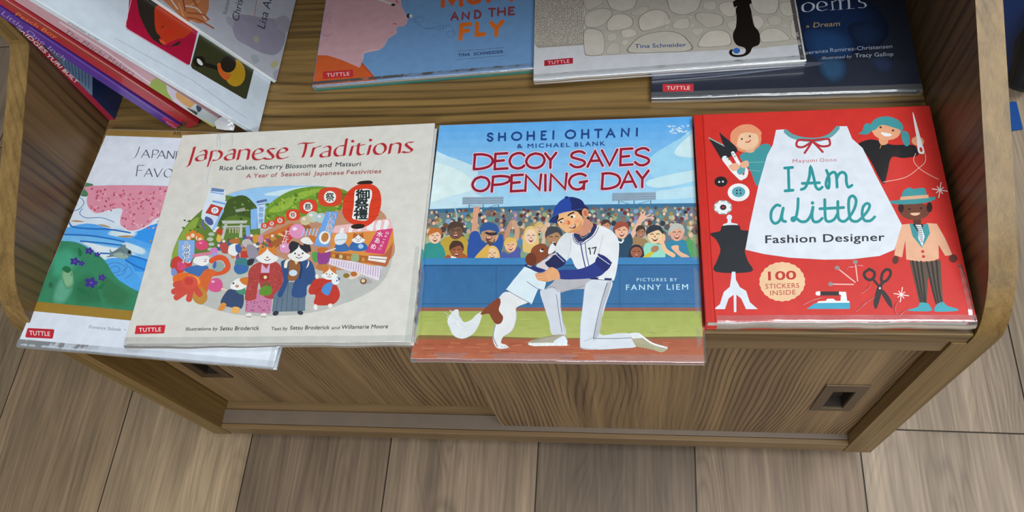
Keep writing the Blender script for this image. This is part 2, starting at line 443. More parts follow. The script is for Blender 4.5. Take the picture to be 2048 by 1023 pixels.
CAPS = {
 'A': ['0,0 .5,1 1,0', '.2,.36 .8,.36'], 'C': ['.97,.83 ~.8,.97 .5,1 .15,.85 0,.5 .15,.15 .5,0 .8,.04 .97,.16'],
 'D': ['0,0 .06,1', '.03,1 ~.45,.99 .85,.82 1,.5 .85,.17 .45,.01 0,0'], 'E': ['.95,1 .06,1 0,0 .97,0', '.03,.52 .7,.54'],
 'F': ['.95,1 .06,1 0,0', '.03,.52 .7,.54'], 'G': ['.92,.86 ~.75,.97 .5,1 .15,.85 0,.5 .15,.15 .45,0 .75,.1 .86,.42', '.6,.44 1,.5', '.84,.45 .82,0'],
 'I': ['.5,0 .55,1'], 'J': ['.9,1 ~.7,.4 .4,-.1 0,-.25'], 'N': ['0,0 .06,1 .9,.03 1,1'],
 'O': ['.5,1 ~.18,.87 0,.5 .15,.14 .5,0 .84,.14 1,.5 .85,.86 .5,1'], 'P': ['.0,0 .08,1', '.06,.98 ~.55,1 1,.88 .97,.62 .6,.46 .06,.44'],
 'S': ['.95,.86 ~.75,.98 .45,1 .12,.88 .12,.66 .5,.52 .9,.36 .95,.16 .65,0 .3,.02 .02,.2'], 'V': ['0,1 .5,0 1,1'],
 'Y': ['0,1 .48,.52 1,1', '.48,.52 .46,0'], 'M': ['0,0 .06,1 .5,.2 .94,1 1,0'], 'H': ['0,0 .04,1', '1,0 .98,1', '.02,.5 1,.5'],
 'L': ['.04,1 0,0 .95,0'], 'T': ['0,1 1,1', '.5,1 .48,0'],
}
class Art:
    """prints flat shapes on one face of a book. F: frame of that face in the book's own space (u, v, n, origin)."""
    def __init__(s, M, F, rect, name=''):
        s.G = M @ F; s.F = F; s.rect = rect; s.polys = []; s.layer = 1
        s.n = s.G.to_3x3().col[2].normalized(); s.o = s.G.translation; s.Gi = s.G.inverted()
        s.use(0, 0, 1)
    def use(s, x0, y0, k): s.x0, s.y0, s.k = x0, y0, k; return s
    def uv(s, p):
        d = ray(s.x0 + p[0]*s.k, s.y0 + p[1]*s.k)
        t = (s.o - CAM_C).dot(s.n) / d.dot(s.n)
        q = s.Gi @ (CAM_C + d * t)
        return (q.x, q.y)
    def clip(s, pts):
        x0, y0, x1, y1 = s.rect
        for ax, lim, sg in ((0, x0, 1), (0, x1, -1), (1, y0, 1), (1, y1, -1)):
            out = []
            for i in range(len(pts)):
                a, b = pts[i-1], pts[i]
                ia, ib = (a[ax]-lim)*sg >= 0, (b[ax]-lim)*sg >= 0
                if ia != ib:
                    t = (lim-a[ax])/(b[ax]-a[ax]); out.append((a[0]+(b[0]-a[0])*t, a[1]+(b[1]-a[1])*t))
                if ib: out.append(b)
            pts = out
            if not pts: return []
        return pts
    def raw(s, pts, color, clip=True):
        if clip: pts = s.clip(pts)
        if len(pts) < 3: return
        tris = tessellate_polygon([[Vector((q[0], q[1], 0)) for q in pts]])
        s.polys.append((pts, tris, color if isinstance(color, list) else ink(color, KP), s.layer))
        s.layer += 0.25
    def strip(s, left, right, color):
        """ribbon of ink, rising by a hair along its length so that it may cross itself"""
        c = ink(color, KP); n = len(left); rise = 0.0 if n <= 8 else 1.0
        a = [s.uv(q) for q in left]; b = [s.uv(q) for q in right]
        for i in range(n - 1):
            q = s.clip([a[i], a[i+1], b[i+1], b[i]])
            if len(q) < 3: continue
            if len(q) == 4 and q[0] == a[i]: hs = [i/(n-1), (i+1)/(n-1), (i+1)/(n-1), i/(n-1)]
            else: hs = [i/(n-1)] * len(q)
            ar = sum(q[k-1][0]*q[k][1] - q[k][0]*q[k-1][1] for k in range(len(q)))
            tris = [tuple(range(len(q)))] if len(q) == 4 else [(0, k, k+1) for k in range(1, len(q)-1)]
            s.polys.append((q, tris, c, [s.layer + h*rise for h in hs]))
        s.layer += 0.25 + rise
    def up(s): s.layer += 1
    def poly(s, pts, color, sm=False, up=True):
        pts = P(pts)
        if sm: pts = smooth(pts, True, 4)
        s.raw([s.uv(q) for q in pts], color)
        if up: s.up()
        return s
    def soft(s, pts, color, base, n=6, spread=.5):
        """a printed blot whose edge melts into the base colour"""
        pts = smooth(P(pts), True, 4); A, B = ink(base, KP), ink(color, KP)
        mx = sum(p[0] for p in pts)/len(pts); my = sum(p[1] for p in pts)/len(pts)
        for i in range(n):
            t = (i + 1) / n; k = 1 + spread * (1 - t) - spread * .5
            s.raw([s.uv((mx+(p[0]-mx)*k, my+(p[1]-my)*k)) for p in pts], [A[j]+(B[j]-A[j])*t for j in range(4)])
        s.up()
    def ell(s, x, y, rx, ry, color, rot=0, n=20, up=True):
        c, d = math.cos(R(rot)), math.sin(R(rot))
        s.raw([s.uv((x + rx*math.cos(a)*c - ry*math.sin(a)*d, y + rx*math.cos(a)*d + ry*math.sin(a)*c)) for a in [2*math.pi*i/n for i in range(n)]], color)
        if up: s.up()
        return s
    def grad(s, quad, ca, cb, n=8):
        """printed blend from ca (first edge) to cb (opposite edge)"""
        a, b, c, d = P(quad)
        A, B = ink(ca, KP), ink(cb, KP)
        L = lambda p, q, t: (p[0]+(q[0]-p[0])*t, p[1]+(q[1]-p[1])*t)
        for i in range(n):
            t0, t1 = i/n, (i+1)/n; tm = (t0+t1)/2
            s.raw([s.uv(q) for q in (L(a, d, t0), L(b, c, t0), L(b, c, t1), L(a, d, t1))], [A[k]+(B[k]-A[k])*tm for k in range(4)])
        s.up()
    def line(s, pts, w, color, sm=True, up=True, taper=False):
        pts = P(pts)
        if sm: pts = smooth(pts)
        pts = [p for k, p in enumerate(pts) if k == 0 or math.hypot(p[0]-pts[k-1][0], p[1]-pts[k-1][1]) > 1e-4]
        h = w / 2; n = len(pts)
        if n < 2: return s
        if w * s.k > 2.2:                       # round ends
            (xa, ya), (xb, yb) = pts[0], pts[1]; L = math.hypot(xb-xa, yb-ya)
            pre = [(xa - (xb-xa)/L*h*f, ya - (yb-ya)/L*h*f, g) for f, g in ((.95, .3), (.7, .72), (.4, .92))]
            (xa, ya), (xb, yb) = pts[-2], pts[-1]; L = math.hypot(xb-xa, yb-ya)
            post = [(xb + (xb-xa)/L*h*f, yb + (yb-ya)/L*h*f, g) for f, g in ((.4, .92), (.7, .72), (.95, .3))]
        else: pre = post = []
        Q = pre + [(p[0], p[1], 1.0) for p in pts] + post
        lf, rt = [], []
        m = len(Q)
        for k in range(m):
            a, b, c = Q[max(k-1, 0)], Q[k], Q[min(k+1, m-1)]
            d1 = (b[0]-a[0], b[1]-a[1]); d2 = (c[0]-b[0], c[1]-b[1])
            l1 = math.hypot(*d1); l2 = math.hypot(*d2)
            if l1 < 1e-6: d1, l1 = d2, l2
            if l2 < 1e-6: d2, l2 = d1, l1
            n1 = (-d1[1]/l1, d1[0]/l1); n2 = (-d2[1]/l2, d2[0]/l2)
            mx, my = n1[0]+n2[0], n1[1]+n2[1]; ml = math.hypot(mx, my)
            if ml < 0.3: mx, my, ml = n1[0], n1[1], 1.0
            cosh = max(0.55, ml/2) if ml != 1.0 else 1.0
            r = h * b[2] / cosh * ((1 - k/(m-1)) + .03 if taper else 1)
            lf.append((b[0]+mx/ml*r, b[1]+my/ml*r)); rt.append((b[0]-mx/ml*r, b[1]-my/ml*r))
        s.strip(lf, rt, color)
        return s
    def nib(s, pts, w, color, ang=25, sm=True, up=False):
        """broad pen stroke"""
        pts = P(pts)
        if sm: pts = smooth(pts)
        vx, vy = math.cos(R(ang))*w/2, -math.sin(R(ang))*w/2
        s.strip([(x-vx, y-vy) for x, y in pts], [(x+vx, y+vy) for x, y in pts], color)
        s.line(pts, w * .18, color, sm=False, up=False)
    def cap(s, ch, x0, x1, y0, y1, w, color, pen='line', slant=0.0, ang=25, tilt=0.0):
        """hand-drawn capital in a box of the photograph's coordinates (y0 top, y1 bottom)"""
        for st in CAPS[ch]:
            ps = []; curve = '~' in st
            for q in st.split():
                sharp = q; q = q.replace('~', '')
                a, b = (float(v) for v in q.split(','))
                ps.append((x0 + a*(x1-x0) + slant*b*(y1-y0), y1 - b*(y1-y0) - tilt*a*(x1-x0)))
            if pen == 'line': s.line(ps, w, color, sm=curve, up=False)
            else: s.nib(ps, w, color, ang, sm=curve)
    def text(s, t, pl, pr, h, color, shear=0.0, weight=0.0, space=1.0, up=True):
        """word along a baseline from pl to pr, h = height of its capitals; weight thickens the letters"""
        vs, fs, wd, top, bot = glyphs(t, shear, 0.0, space)
        ux, uy = pr[0]-pl[0], pr[1]-pl[1]; L = math.hypot(ux, uy)
        nx, ny = uy/L*h/0.73, -ux/L*h/0.73
        d = weight * h * 1.4
        for ox, oy in (((0, 0),) if not weight else ((-d, -d*.5), (d, -d*.5), (-d, d*.5), (d, d*.5), (0, 0))):
            q = [s.uv((pl[0] + ux*a + nx*b + ox, pl[1] + uy*a + ny*b + oy)) for a, b in vs]
            s.polys.append((q, fs, ink(color, KP), s.layer)); s.layer += 0.25
        if up: s.up()
    def glyph(s, t, cx, cy, w, h, color, weight=0.0, rot=0.0, up=True):
        """a single sign centred in a w by h box"""
        vs, fs, wd, top, bot = glyphs(t, 0.0, 0.0)
        c, d = math.cos(R(rot)), math.sin(R(rot))
        e = weight * h * 1.2
        for ox, oy in (((0, 0),) if not weight else ((-e, -e), (e, -e), (-e, e), (e, e), (0, 0))):
            q = []
            for a, b in vs:
                X = (a-.5)*w; Y = -((b-bot)/(top-bot)-.5)*h
                q.append(s.uv((cx + ox + X*c - Y*d, cy + oy + X*d + Y*c)))
            s.polys.append((q, fs, ink(color, KP), s.layer)); s.layer += 0.25
        if up: s.up()
    def emit(s, bm, li):
        for pts, tris, color, layer in s.polys:
            hs = layer if isinstance(layer, list) else [layer] * len(pts)
            vs = [bm.verts.new(s.F @ Vector((q[0], q[1], h*EPS))) for q, h in zip(pts, hs)]
            for t in tris:
                try: f = bm.faces.new([vs[i] for i in t])
                except ValueError: continue
                f.normal_update()
                if f.normal.dot(s.F.to_3x3().col[2]) < 0: f.normal_flip()
                for l in f.loops: l[li] = color
def tinted_box(bm, li, b, color, edge=None, bev=0.0006):
    t = bmesh.new(); box(t, *b)
    if bev: bmesh.ops.bevel(t, geom=t.edges[:], offset=bev, segments=2, affect='EDGES', profile=0.5)
    c = ink(color, KP)
    vm = {v: bm.verts.new(v.co) for v in t.verts}
    for f in t.faces:
        nf = bm.faces.new([vm[v] for v in f.verts])
        for l in nf.loops: l[li] = c
    t.free()
def flat(x, y, z, yaw): return Matrix.Translation((x, y, z + ZS)) @ Matrix.Rotation(R(yaw), 4, 'Z')
def leaning(x, y, lean):
    a = R(lean); s, c = math.sin(a), math.cos(a)
    return Matrix(((0, -s, c, x), (1, 0, 0, y), (0, c, s, ZS + 0.0003), (0, 0, 0, 1)))
TOPF = lambda T: Matrix(((1,0,0,0),(0,1,0,0),(0,0,1,T),(0,0,0,1)))
# spine face: u runs along the book's height, v from the back board to the front board, n = -x
SPF = Matrix(((0,0,-1,0),(1,0,0,0),(0,-1,0,0),(0,0,0,1)))
class Book:
    def __init__(s, name, label, M, Wd, Hh, T, cover, back=None, spine=None, edge=None, group=None, hinge=0.0, mat=None, board=0.0022, pages=None):
        s.M, s.W, s.H, s.T = M, Wd, Hh, T
        s.cover = cover; s.backc = back or cover; s.spinec = spine or cover; s.hinge = hinge; s.mat = mat or M_PRINT; s.board = board
        s.root = empty(name, M); tag(s.root, label, 'book', group)
        s.top = Art(M, TOPF(T), (0.0006 + hinge, 0.0006, Wd - 0.0006, Hh - 0.0006))
        s.sp = Art(M, SPF, (0.0004, -T + 0.0003, Hh - 0.0004, -0.0003))
        s.pages = pages or M_PAPER
    def _mesh(s, name, fill, mat):
        bm = bmesh.new(); li = bm.loops.layers.float_color.new('ink')
        fill(bm, li)
        o = link(name, bm, mat); o.parent = s.root
        return o
    def done(s, spine_w=0.003):
        W_, H_, T, B = s.W, s.H, s.T, s.board
        def fc(bm, li):
            if s.hinge:
                h = s.hinge
                tinted_box(bm, li, (0.0004, 0, T-B, h*0.62, H_, T), s.cover)
                tinted_box(bm, li, (h*0.6, 0.0002, T-B, h, H_-0.0002, T-0.0009), s.cover, bev=0)
                tinted_box(bm, li, (h*0.98, 0, T-B, W_, H_, T), s.cover)
            else:
                tinted_box(bm, li, (0.0004, 0, T-B, W_, H_, T), s.cover)
            s.top.emit(bm, li)
        s.front = s._mesh('front_cover', fc, s.mat)
        s.back = s._mesh('back_cover', lambda bm, li: tinted_box(bm, li, (0.0004, 0, 0, W_, H_, B), s.backc), s.mat)
        def sf(bm, li):
            tinted_box(bm, li, (0, 0.0001, 0.0001, 0.0022, H_-0.0001, T-0.0001), s.spinec, bev=0.0004)
            s.sp.emit(bm, li)
        s.spine = s._mesh('spine', sf, s.mat)
        i = 0.0032
        bm = bmesh.new(); box(bm, 0.0022, i, B, W_-i, H_-i, T-B)
        o = link('page_block', bm, s.pages); o.parent = s.root
        return s
    def film(s, x0, x1, drop=0.004, out=0.0035, lift=0.0012, seed=1, side=None, inn=0.006, rough=1.0):
        """crinkled clear wrap folded over the front edge (and the right edge when side is given)"""
        rnd = random.Random(seed)
        bm = bmesh.new()
        def strip(f, n, m):
            g = [[bm.verts.new(f(i/n, j/m)) for j in range(m+1)] for i in range(n+1)]
            for i in range(n):
                for j in range(m): bm.faces.new((g[i][j], g[i+1][j], g[i+1][j+1], g[i][j+1]))
        ph = [rnd.uniform(0, 6.3) for _ in range(8)]
        def wob(a, k): return sum(math.sin(a*w + ph[i] + k) for i, w in enumerate((5, 12, 21, 34))) / 4
        def ff(a, b):
            x = x0 + (x1-x0)*a
            ang = b * math.pi * 0.75
            y = inn - (inn + out*(0.8+0.12*wob(a, 0)*rough)) * math.sin(min(ang, math.pi/2)) if b < 0.67 else -out*(0.8+0.12*wob(a, 0)*rough) + 0.0015*(b-0.67)*3
            z = s.T + lift*(0.5+0.3*wob(a, 2+b)*rough)*(1-b*0.5) - drop*max(0, b-0.35)/0.65
            return (x, y, z)
        strip(ff, 130, 10)
        if side:
            def fs(a, b):
                y = 0.0 + (side)*a; fade = min(1.0, (1 - a) * 3)
                x = s.W - inn + (inn + out*(0.8+0.1*wob(a, 1)*rough)) * (0.62 + 0.38*fade) * math.sin(b*math.pi/2)
                z = s.T + lift*(0.5+0.3*wob(a, 2+b)*rough)*(1-b*0.5) - drop*max(0, b-0.35)/0.65
                return (x, y, z)
            strip(fs, 100, 9)
        o = link('plastic_wrap', bm, M_FILM, smooth=True); o.parent = s.root
        o['label'] = 'clear crinkled plastic wrap'
        return o
def wrinkles(b, A, lines, mat=None):
    """fine raised creases of the clear wrap on a cover, given in the art's current view"""
    for q, w in lines:
        bm = bmesh.new()
        sp = [Vector(A.uv(p_)) for p_ in smooth(P(q), n=8)]
        rows = []
        for i, c in enumerate(sp):
            t = (sp[min(i+1, len(sp)-1)] - sp[max(i-1, 0)]).normalized(); n_ = Vector((-t.y, t.x))
            k = math.sin(math.pi * (i + .3) / (len(sp) - .4)); h = w * (0.25 + 0.75*k)
            rows.append([bm.verts.new((c.x + n_.x*a*h, c.y + n_.y*a*h, b.T + 0.0016 + z*h)) for a, z in ((-1, -.1), (-.4, .5), (.4, .5), (1, -.1))])
        for r0, r1 in zip(rows, rows[1:]):
            for j in range(3): bm.faces.new((r0[j], r1[j], r1[j+1], r0[j+1]))
        o = link('wrap_crease', bm, mat or M_FOLD, smooth=True); o.parent = b.root; o['label'] = 'gleaming crease of the clear plastic wrap'
def tuttle(A, x0, y0, x1, y1, h, tilt=0.0, red='b5202e', fg='f0dcd8', sk=0.0):
    """red plate with the publisher's word"""
    A.poly([(x0+sk, y0), (x1+sk, y0+tilt), (x1, y1+tilt), (x0, y1)], red)
    w = x1 - x0; m = (y1 - y0 - h) / 2
    A.text('TUTTLE', (x0 + w*.13 + sk*.4, y1 - m + tilt*.13), (x1 - w*.12 + sk*.4, y1 - m + tilt*.88), h, fg, weight=0.012, space=1.1)
# ------------------------------------------------------------------ the books
FRONT = 'picture books lying along the front of the shelf'
BACKR = 'picture books lying in the second row on the shelf'
LEANG = 'books leaning in a row against the left side panel'
# ---- baseball picture book
b = Book('picture_book', 'square picture book showing a kneeling baseball player hugging a dog', flat(-0.0856, -0.0316, 0.0003, 0.1), 0.2716, 0.2692, 0.0100, 'a7553c', spine='3f76a8', group=FRONT)
A = b.top
def dZ(): A.use(800, 220, .51796)
dZ()
A.grad('40,20 1190,20 1190,400 40,400', '4f9fe0', 'a3d0ee', 12)
A.poly('90,160 190,180 290,220 300,250 290,320 330,345 90,385', 'bcd9ec', True)
A.poly('120,210 240,240 285,300 200,330 90,350', 'd0e4f1', True)
A.poly('1180,60 1080,110 960,190 980,260 1050,300 1190,310', '97cbee', True)
A.poly('1180,70 1110,105 1060,160 1090,180 1180,170', 'c4dff2', True)
A.poly('960,270 1180,225 1180,260 1000,300', 'bcdcf0', True)
A.poly('960,320 1180,290 1180,330 980,345', 'b4d7ee', True)
for i in range(40):
    r_ = random.Random(i); x = r_.uniform(1035, 1115); y = r_.uniform(58, 90)
    A.ell(x, y, 5, 1.5, 'dcebf5', r_.uniform(-30, 30), 6, up=False)
A.up()
A.poly('60,384 600,366 1190,358 1190,400 60,410', '38688c')
A.grad('60,398 1190,372 1190,590 60,590', '5d7480', '77856a', 4)
# light towers
A.poly('242,336 400,334 398,362 240,364', '8ba0b2'); A.poly('820,320 988,316 988,346 818,352', '8ba0b2')
for x0, y0, x1 in ((242, 336, 400), (820, 320, 988)):
    for k in range(3): A.line([(x0, y0+6+9*k), (x1, y0+4+9*k)], 2, '74899c', False, up=False)
    A.up()
    for x in (x0+25, (x0+x1)/2, x1-20): A.line([(x, y0+28), (x, y0+48)], 4, '4d7290', False, up=False)
    A.line([(x0+30, y0+32), (x0+70, y0+44)], 2.5, '5c80a0', False, up=False); A.line([(x1-75, y0+44), (x1-25, y0+30)], 2.5, '5c80a0', False); A.up()
# far crowd
rc = random.Random(21)
HAIR = ['4a3b3a', '6b4a38', '8a6a48', '2f3442', '3d4a58', '7a5a50', '99824f', '5a4a58', '6d2f2a']
SKIN = ['d9b49a', 'c99a7c', 'b98e74', 'e0c3a8', '8a6a55', 'cfae8e', 'bfa48c']
SHIRT = ['6f9a8a', '4f7fa8', '8c79a0', '93a06a', '5b8d84', 'a8ad8a', '6a6f88', '4a6a72', '8fb09c', '7f9fc0', 'a58a7a']
for row in range(6):
    n = 30 - row * 2
    for i in range(n):
        x = 95 + 1060 * (i + rc.uniform(.1, .9)) / n
        y = 392 + row * 19 - (x - 95) * 0.012 + rc.uniform(-5, 5)
        q = 8 + row * 1.7
        A.ell(x, y + q*1.5, q*1.25, q*1.05, rc.choice(SHIRT), n=10, up=False)
    A.up()
    rc2 = random.Random(row)
    for i in range(n):
        x = 95 + 1060 * (i + rc2.uniform(.1, .9)) / n
        y = 392 + row * 19 - (x - 95) * 0.012 + rc2.uniform(-5, 5)
        q = 8 + row * 1.5
        A.ell(x, y - q*.15, q*.85, q*.85, rc2.choice(HAIR), n=10, up=False)
    A.up()
    rc2 = random.Random(row)
    for i in range(n):
        x = 95 + 1060 * (i + rc2.uniform(.1, .9)) / n
        y = 392 + row * 19 - (x - 95) * 0.012 + rc2.uniform(-5, 5)
        q = 8 + row * 1.5; rc2.choice(HAIR)
        A.ell(x, y + q*.25, q*.6, q*.7, rc2.choice(SKIN), n=8, up=False)
    A.up()
# near spectators
def fan(x, y, w, h, skin, hair, shirt, sh=None, style='short', smile=True):
    if sh: A.poly(sh, shirt, True)
    if style == 'long': A.poly([(x-w*1.25, y-h*.3), (x-w*.6, y-h*1.25), (x+w*.5, y-h*1.3), (x+w*1.25, y-h*.3), (x+w*1.3, y+h*1.5), (x+w*.7, y+h*2.0), (x-w*.8, y+h*2.1), (x-w*1.35, y+h*1.6)], hair, True)
    else: A.ell(x, y-h*.35, w*1.18, h*.95, hair)
    A.ell(x, y, w, h, skin)
    if style == 'short': A.poly([(x-w*1.05, y-h*.2), (x-w*.8, y-h*1.1), (x, y-h*1.3), (x+w*.9, y-h*1.0), (x+w*1.05, y-h*.2), (x+w*.5, y-h*.65), (x-w*.3, y-h*.45)], hair, True)
    if style == 'cap': A.poly([(x-w*1.15, y-h*.3), (x-w*.9, y-h*1.2), (x, y-h*1.45), (x+w*1.0, y-h*1.1), (x+w*1.3, y-h*.25), (x, y-h*.5)], hair, True)
    e = '3a2a26'
    A.line([(x-w*.6, y-h*.1), (x-w*.38, y-h*.2), (x-w*.15, y-h*.1)], max(1, w*.1), e, up=False); A.line([(x+w*.18, y-h*.12), (x+w*.42, y-h*.22), (x+w*.65, y-h*.12)], max(1, w*.1), e)
    A.ell(x+w*.02, y+h*.15, w*.13, h*.12, 'c8705a')
    if smile: A.poly([(x-w*.4, y+h*.35), (x, y+h*.42), (x+w*.42, y+h*.33), (x+w*.2, y+h*.68), (x-w*.15, y+h*.68)], '7a2e28', True); A.poly([(x-w*.3, y+h*.38), (x, y+h*.43), (x+w*.32, y+h*.36), (x+w*.2, y+h*.5), (x-w*.2, y+h*.5)], 'f0e6dc')
A.use(840, 370, .16615)
A.line('640,600 660,480 670,330', 62, 'd29a7e'); A.ell(680, 310, 40, 38, 'd29a7e')
for a in (-28, -8, 12, 30): A.line([(680+a*.6, 305), (680+a*1.5, 250)], 15, 'd29a7e', False)
A.line('420,280 440,350 445,440', 16, 'a8b4c0')
A.line('1040,640 1060,540 1110,450', 60, 'b98a70'); A.line('1160,640 1170,540 1130,450', 60, 'c49a7c')
A.line('1480,740 1500,560 1520,460', 40, 'd8b090')
fan(430, 560, 85, 95, '6f5240', '4c3a30', 'b89a3a', '250,690 330,620 520,620 600,740 600,900 240,900')
fan(180, 620, 72, 85, 'eec0a4', 'b86a30', '2f8a84', '40,740 130,690 240,700 300,800 280,920 20,920')
fan(830, 590, 92, 100, 'b98a6a', '2c5490', '2a4f9a', '600,600 700,560 760,680 900,690 960,590 1000,620 990,760 900,920 590,920', 'cap')
A.poly('790,560 870,580 925,560 920,600 860,610 795,590', '2a2a34')
A.poly('790,640 870,690 900,640 890,700 830,720', '5a4436', True)
fan(440, 790, 75, 95, '9a5a38', '4a3026', 'a4552c', '270,900 330,840 380,850 520,820 590,900 560,930 280,930')
A.poly('370,850 440,870 430,900 380,890', 'e8e2e0')
fan(1090, 730, 68, 78, 'e6b48e', 'd8b25a', '4a569a', '930,880 1000,800 1080,830 1190,740 1230,880 1230,920 900,920')
fan(870, 830, 68, 72, 'eabf98', 'dcb55e', '6ab09a', None, 'long')
A.poly('640,910 760,760 830,720 800,900', 'd2a850', True)
fan(1335, 620, 72, 92, 'eec4a8', 'd9b870', '7a9a80', '1230,900 1240,760 1440,760 1460,900', 'long')
fan(1440, 520, 48, 60, 'd8b48e', 'c8a868', '8a9a80', None)
fan(1610, 640, 90, 110, 'a8805c', '3f4148', '5a6070', '1500,800 1560,740 1720,760 1720,900 1500,900')
A.use(1110, 400, .1416)
A.line('1090,500 1160,380 1210,270', 70, 'e0b09a'); A.ell(1240, 245, 50, 42, 'e0b09a')
for p_ in ('1220,230 1215,170', '1250,225 1270,165', '1280,235 1340,200', '1285,255 1370,245'): A.line(p_, 22, 'e0b09a', False)
fan(720, 370, 60, 75, 'c48a6a', '50342c', '6a8a70', None)
fan(1210, 460, 60, 80, 'a4745c', '42342f', '9a7a55', '1080,560 1150,520 1290,560 1300,640 1080,640')
fan(940, 440, 92, 105, 'eab092', '9a4a38', '24465e', '880,560 960,560 1060,470 1100,600 1050,700 1040,830 880,830')
A.line('900,590 940,600 965,565', 22, 'e8ecec')
fan(1720, 470, 95, 110, 'd6a088', 'b4b8ae', '2f7f9c', '1560,620 1660,560 1800,560 1920,640 1950,840 1560,840')
A.poly('1850,560 1960,590 2020,720 2010,830 1930,830', '4f9a58', True)
fan(1410, 500, 105, 115, 'ecc49a', '2c3040', '8fd0bc', '1260,640 1330,600 1450,620 1530,660 1540,830 1260,830')
A.line('1470,590 1530,560 1530,500', 50, 'e6b890'); A.line('1510,600 1560,710 1670,780', 62, 'e6b890')
A.poly('1640,660 1740,640 1760,720 1890,790 1880,820 1800,815 1700,740', 'e0b090', True)
fan(1150, 740, 82, 80, '9a5c44', '2c2836', 'c8b830', None, 'long')
A.poly('1240,810 1330,740 1440,700 1380,760 1300,830', 'c8b830', True)
A.ell(1410, 690, 60, 45, 'a8785c', -25)
# wall, turf, dirt
dZ()
A.grad('40,576 1190,574 1190,770 40,770', '316496', '356a99', 4)
A.poly('40,572 1190,568 1190,602 40,602', '3a7db2'); A.line('60,600 1180,598', 5, '214d75', False)
for q in ('372,602 372,756', '848,600 848,764'): A.line(q, 4, '2a5a86', False)
A.line('60,748 1180,748', 4, '2a5a86', False)
A.poly('40,762 1190,762 1190,778 40,778', '8c5747')
A.grad('40,776 1190,776 1190,890 40,890', '98a450', 'a7ae5e', 4)
A.poly('40,870 300,872 620,880 1190,874 1190,895 40,895', '7c6238', True)
A.grad('40,884 1190,884 1190,1000 40,1000', '9c5236', 'b3674a', 4)
rs = random.Random(3)
for i in range(70):
    x = rs.uniform(60, 1100); y = rs.uniform(896, 962); A.line([(x, y), (x+rs.uniform(20, 70), y+rs.uniform(-3, 3))], 2.5, rs.choice(['a85f42', '8f4a32', 'bd7452']), False, up=False)
for i in range(60):
    x = rs.uniform(60, 1100); y = rs.uniform(784, 866); A.line([(x, y), (x+rs.uniform(20, 60), y)], 2, rs.choice(['8d9c4a', 'adb565', 'a2a85a']), False, up=False)
for i in range(60):
    x = rs.uniform(100, 1120); y = rs.uniform(612, 744); A.line([(x, y), (x+rs.uniform(-3, 3), y+rs.uniform(8, 24))], 2.5, rs.choice(['3c729f', '2d5f90', '386f9c']), False, up=False)
A.up()
A.text('PICTURES BY', (914, 661), (1070, 661), 13, 'b7d7ea', weight=.008, space=1.3)
A.text('FANNY LIEM', (873, 695), (1112, 693), 22, 'b9dbef', weight=.008, space=1.3)
# dog
A.use(880, 460, .2444)
A.poly('345,675 325,760 275,845 190,888 115,865 80,800 62,735 110,660 150,652 158,700 195,752 255,735 300,690', 'd3d8da', True)
for i in range(26):
    a = rs.random(); x = 70 + 190*a; y = 700 + 150*a + rs.uniform(-60, 30)
    A.line([(x, y), (x-rs.uniform(15, 40), y-rs.uniform(5, 35))], 3.5, rs.choice(['e6eaea', 'c4cacd', 'f0f3f3']), False, up=False)
A.up()
A.poly('480,560 540,505 640,535 725,585 650,620 622,645 626,720 592,820 520,870 500,922 540,938 560,962 470,966 432,885 452,770 425,690', 'd9dadb', True)
A.line('620,640 626,720 592,820 520,870', 5, 'a5a8ac'); A.line('455,770 436,870 472,955', 9, '8d9398')
for x in (505, 530, 548): A.line([(x, 945), (x+6, 962)], 4, '9a9c9e', False, up=False)
A.up()
A.poly('335,680 400,612 480,556 497,592 482,655 517,710 500,760 458,768 425,725 400,685 345,692', '7d3d25', True)
A.poly('795,280 870,235 962,200 930,300 880,330 800,320', 'cbc4c6', True)
A.poly('692,300 770,325 830,370 868,430 852,492 802,485 750,608 640,545 540,488 600,410', 'cfdeec')
A.line('710,420 790,475 850,492', 5, '6d7686'); A.line('545,490 640,545 745,600', 4, '4a4f5c')
A.poly('692,295 715,278 800,305 866,330 800,345 740,318', '25306e', True); A.line('715,288 750,300', 5, 'dfe6f0', False)
A.poly('745,170 790,122 855,114 892,160 888,205 850,240 800,275 760,262', '83442a', True)
A.poly('885,175 908,120 940,108 952,140 930,178 895,200', 'dfe0e2', True); A.poly('880,222 925,188 962,190 958,212 905,228', 'd8d4d4', True)
A.line('865,218 915,210 955,200', 5, '8a4a5a'); A.line('895,200 940,185 955,150', 6, '1d2230'); A.poly('925,105 948,108 955,132 946,136', '20242e', True)
A.poly('745,185 780,205 790,250 770,292 725,285 700,255 705,215', '6a331d', True)
A.ell(832, 168, 15, 13, 'f0ece8'); A.ell(838, 160, 11, 9, '2a1c18')
# player, seen kneeling
A.use(1040, 520, .19555)
A.poly('255,300 330,235 400,188 700,190 765,210 720,290 600,296 500,310 415,335 330,330 235,340', 'aeadb2', True)
A.poly('205,325 250,300 350,290 412,335 415,480 440,620 470,765 330,760 300,640 250,480', 'c6cbd4', True)
A.line('372,350 395,520 430,740', 5, '4c5160'); A.line('412,345 430,560 462,760', 4, '8e93a0')
A.line('265,300 330,270 400,330', 5, '7d7f88'); A.line('410,330 520,305 660,262', 5, '7d7f88')
A.poly('85,848 110,825 230,790 330,768 462,765 485,850 470,872 120,872', 'a39d8c', True)
A.poly('85,848 250,845 350,845 480,830 484,875 140,880 90,868', 'dfe2e2')
for x in range(130, 480, 60): A.line([(x, 850), (x+3, 874)], 3, 'a8aaa8', False, up=False)
A.poly('340,840 440,775 470,800 480,845', 'd4dde6', True)
A.line('120,840 240,795 370,772', 10, '8b8a62')
A.poly('655,330 690,225 800,195 942,215 920,330 870,480 815,750 1000,748 1120,752 1150,810 1190,885 1040,902 800,915 650,908 618,880 612,780 625,600 645,450', 'ccd3db', True)
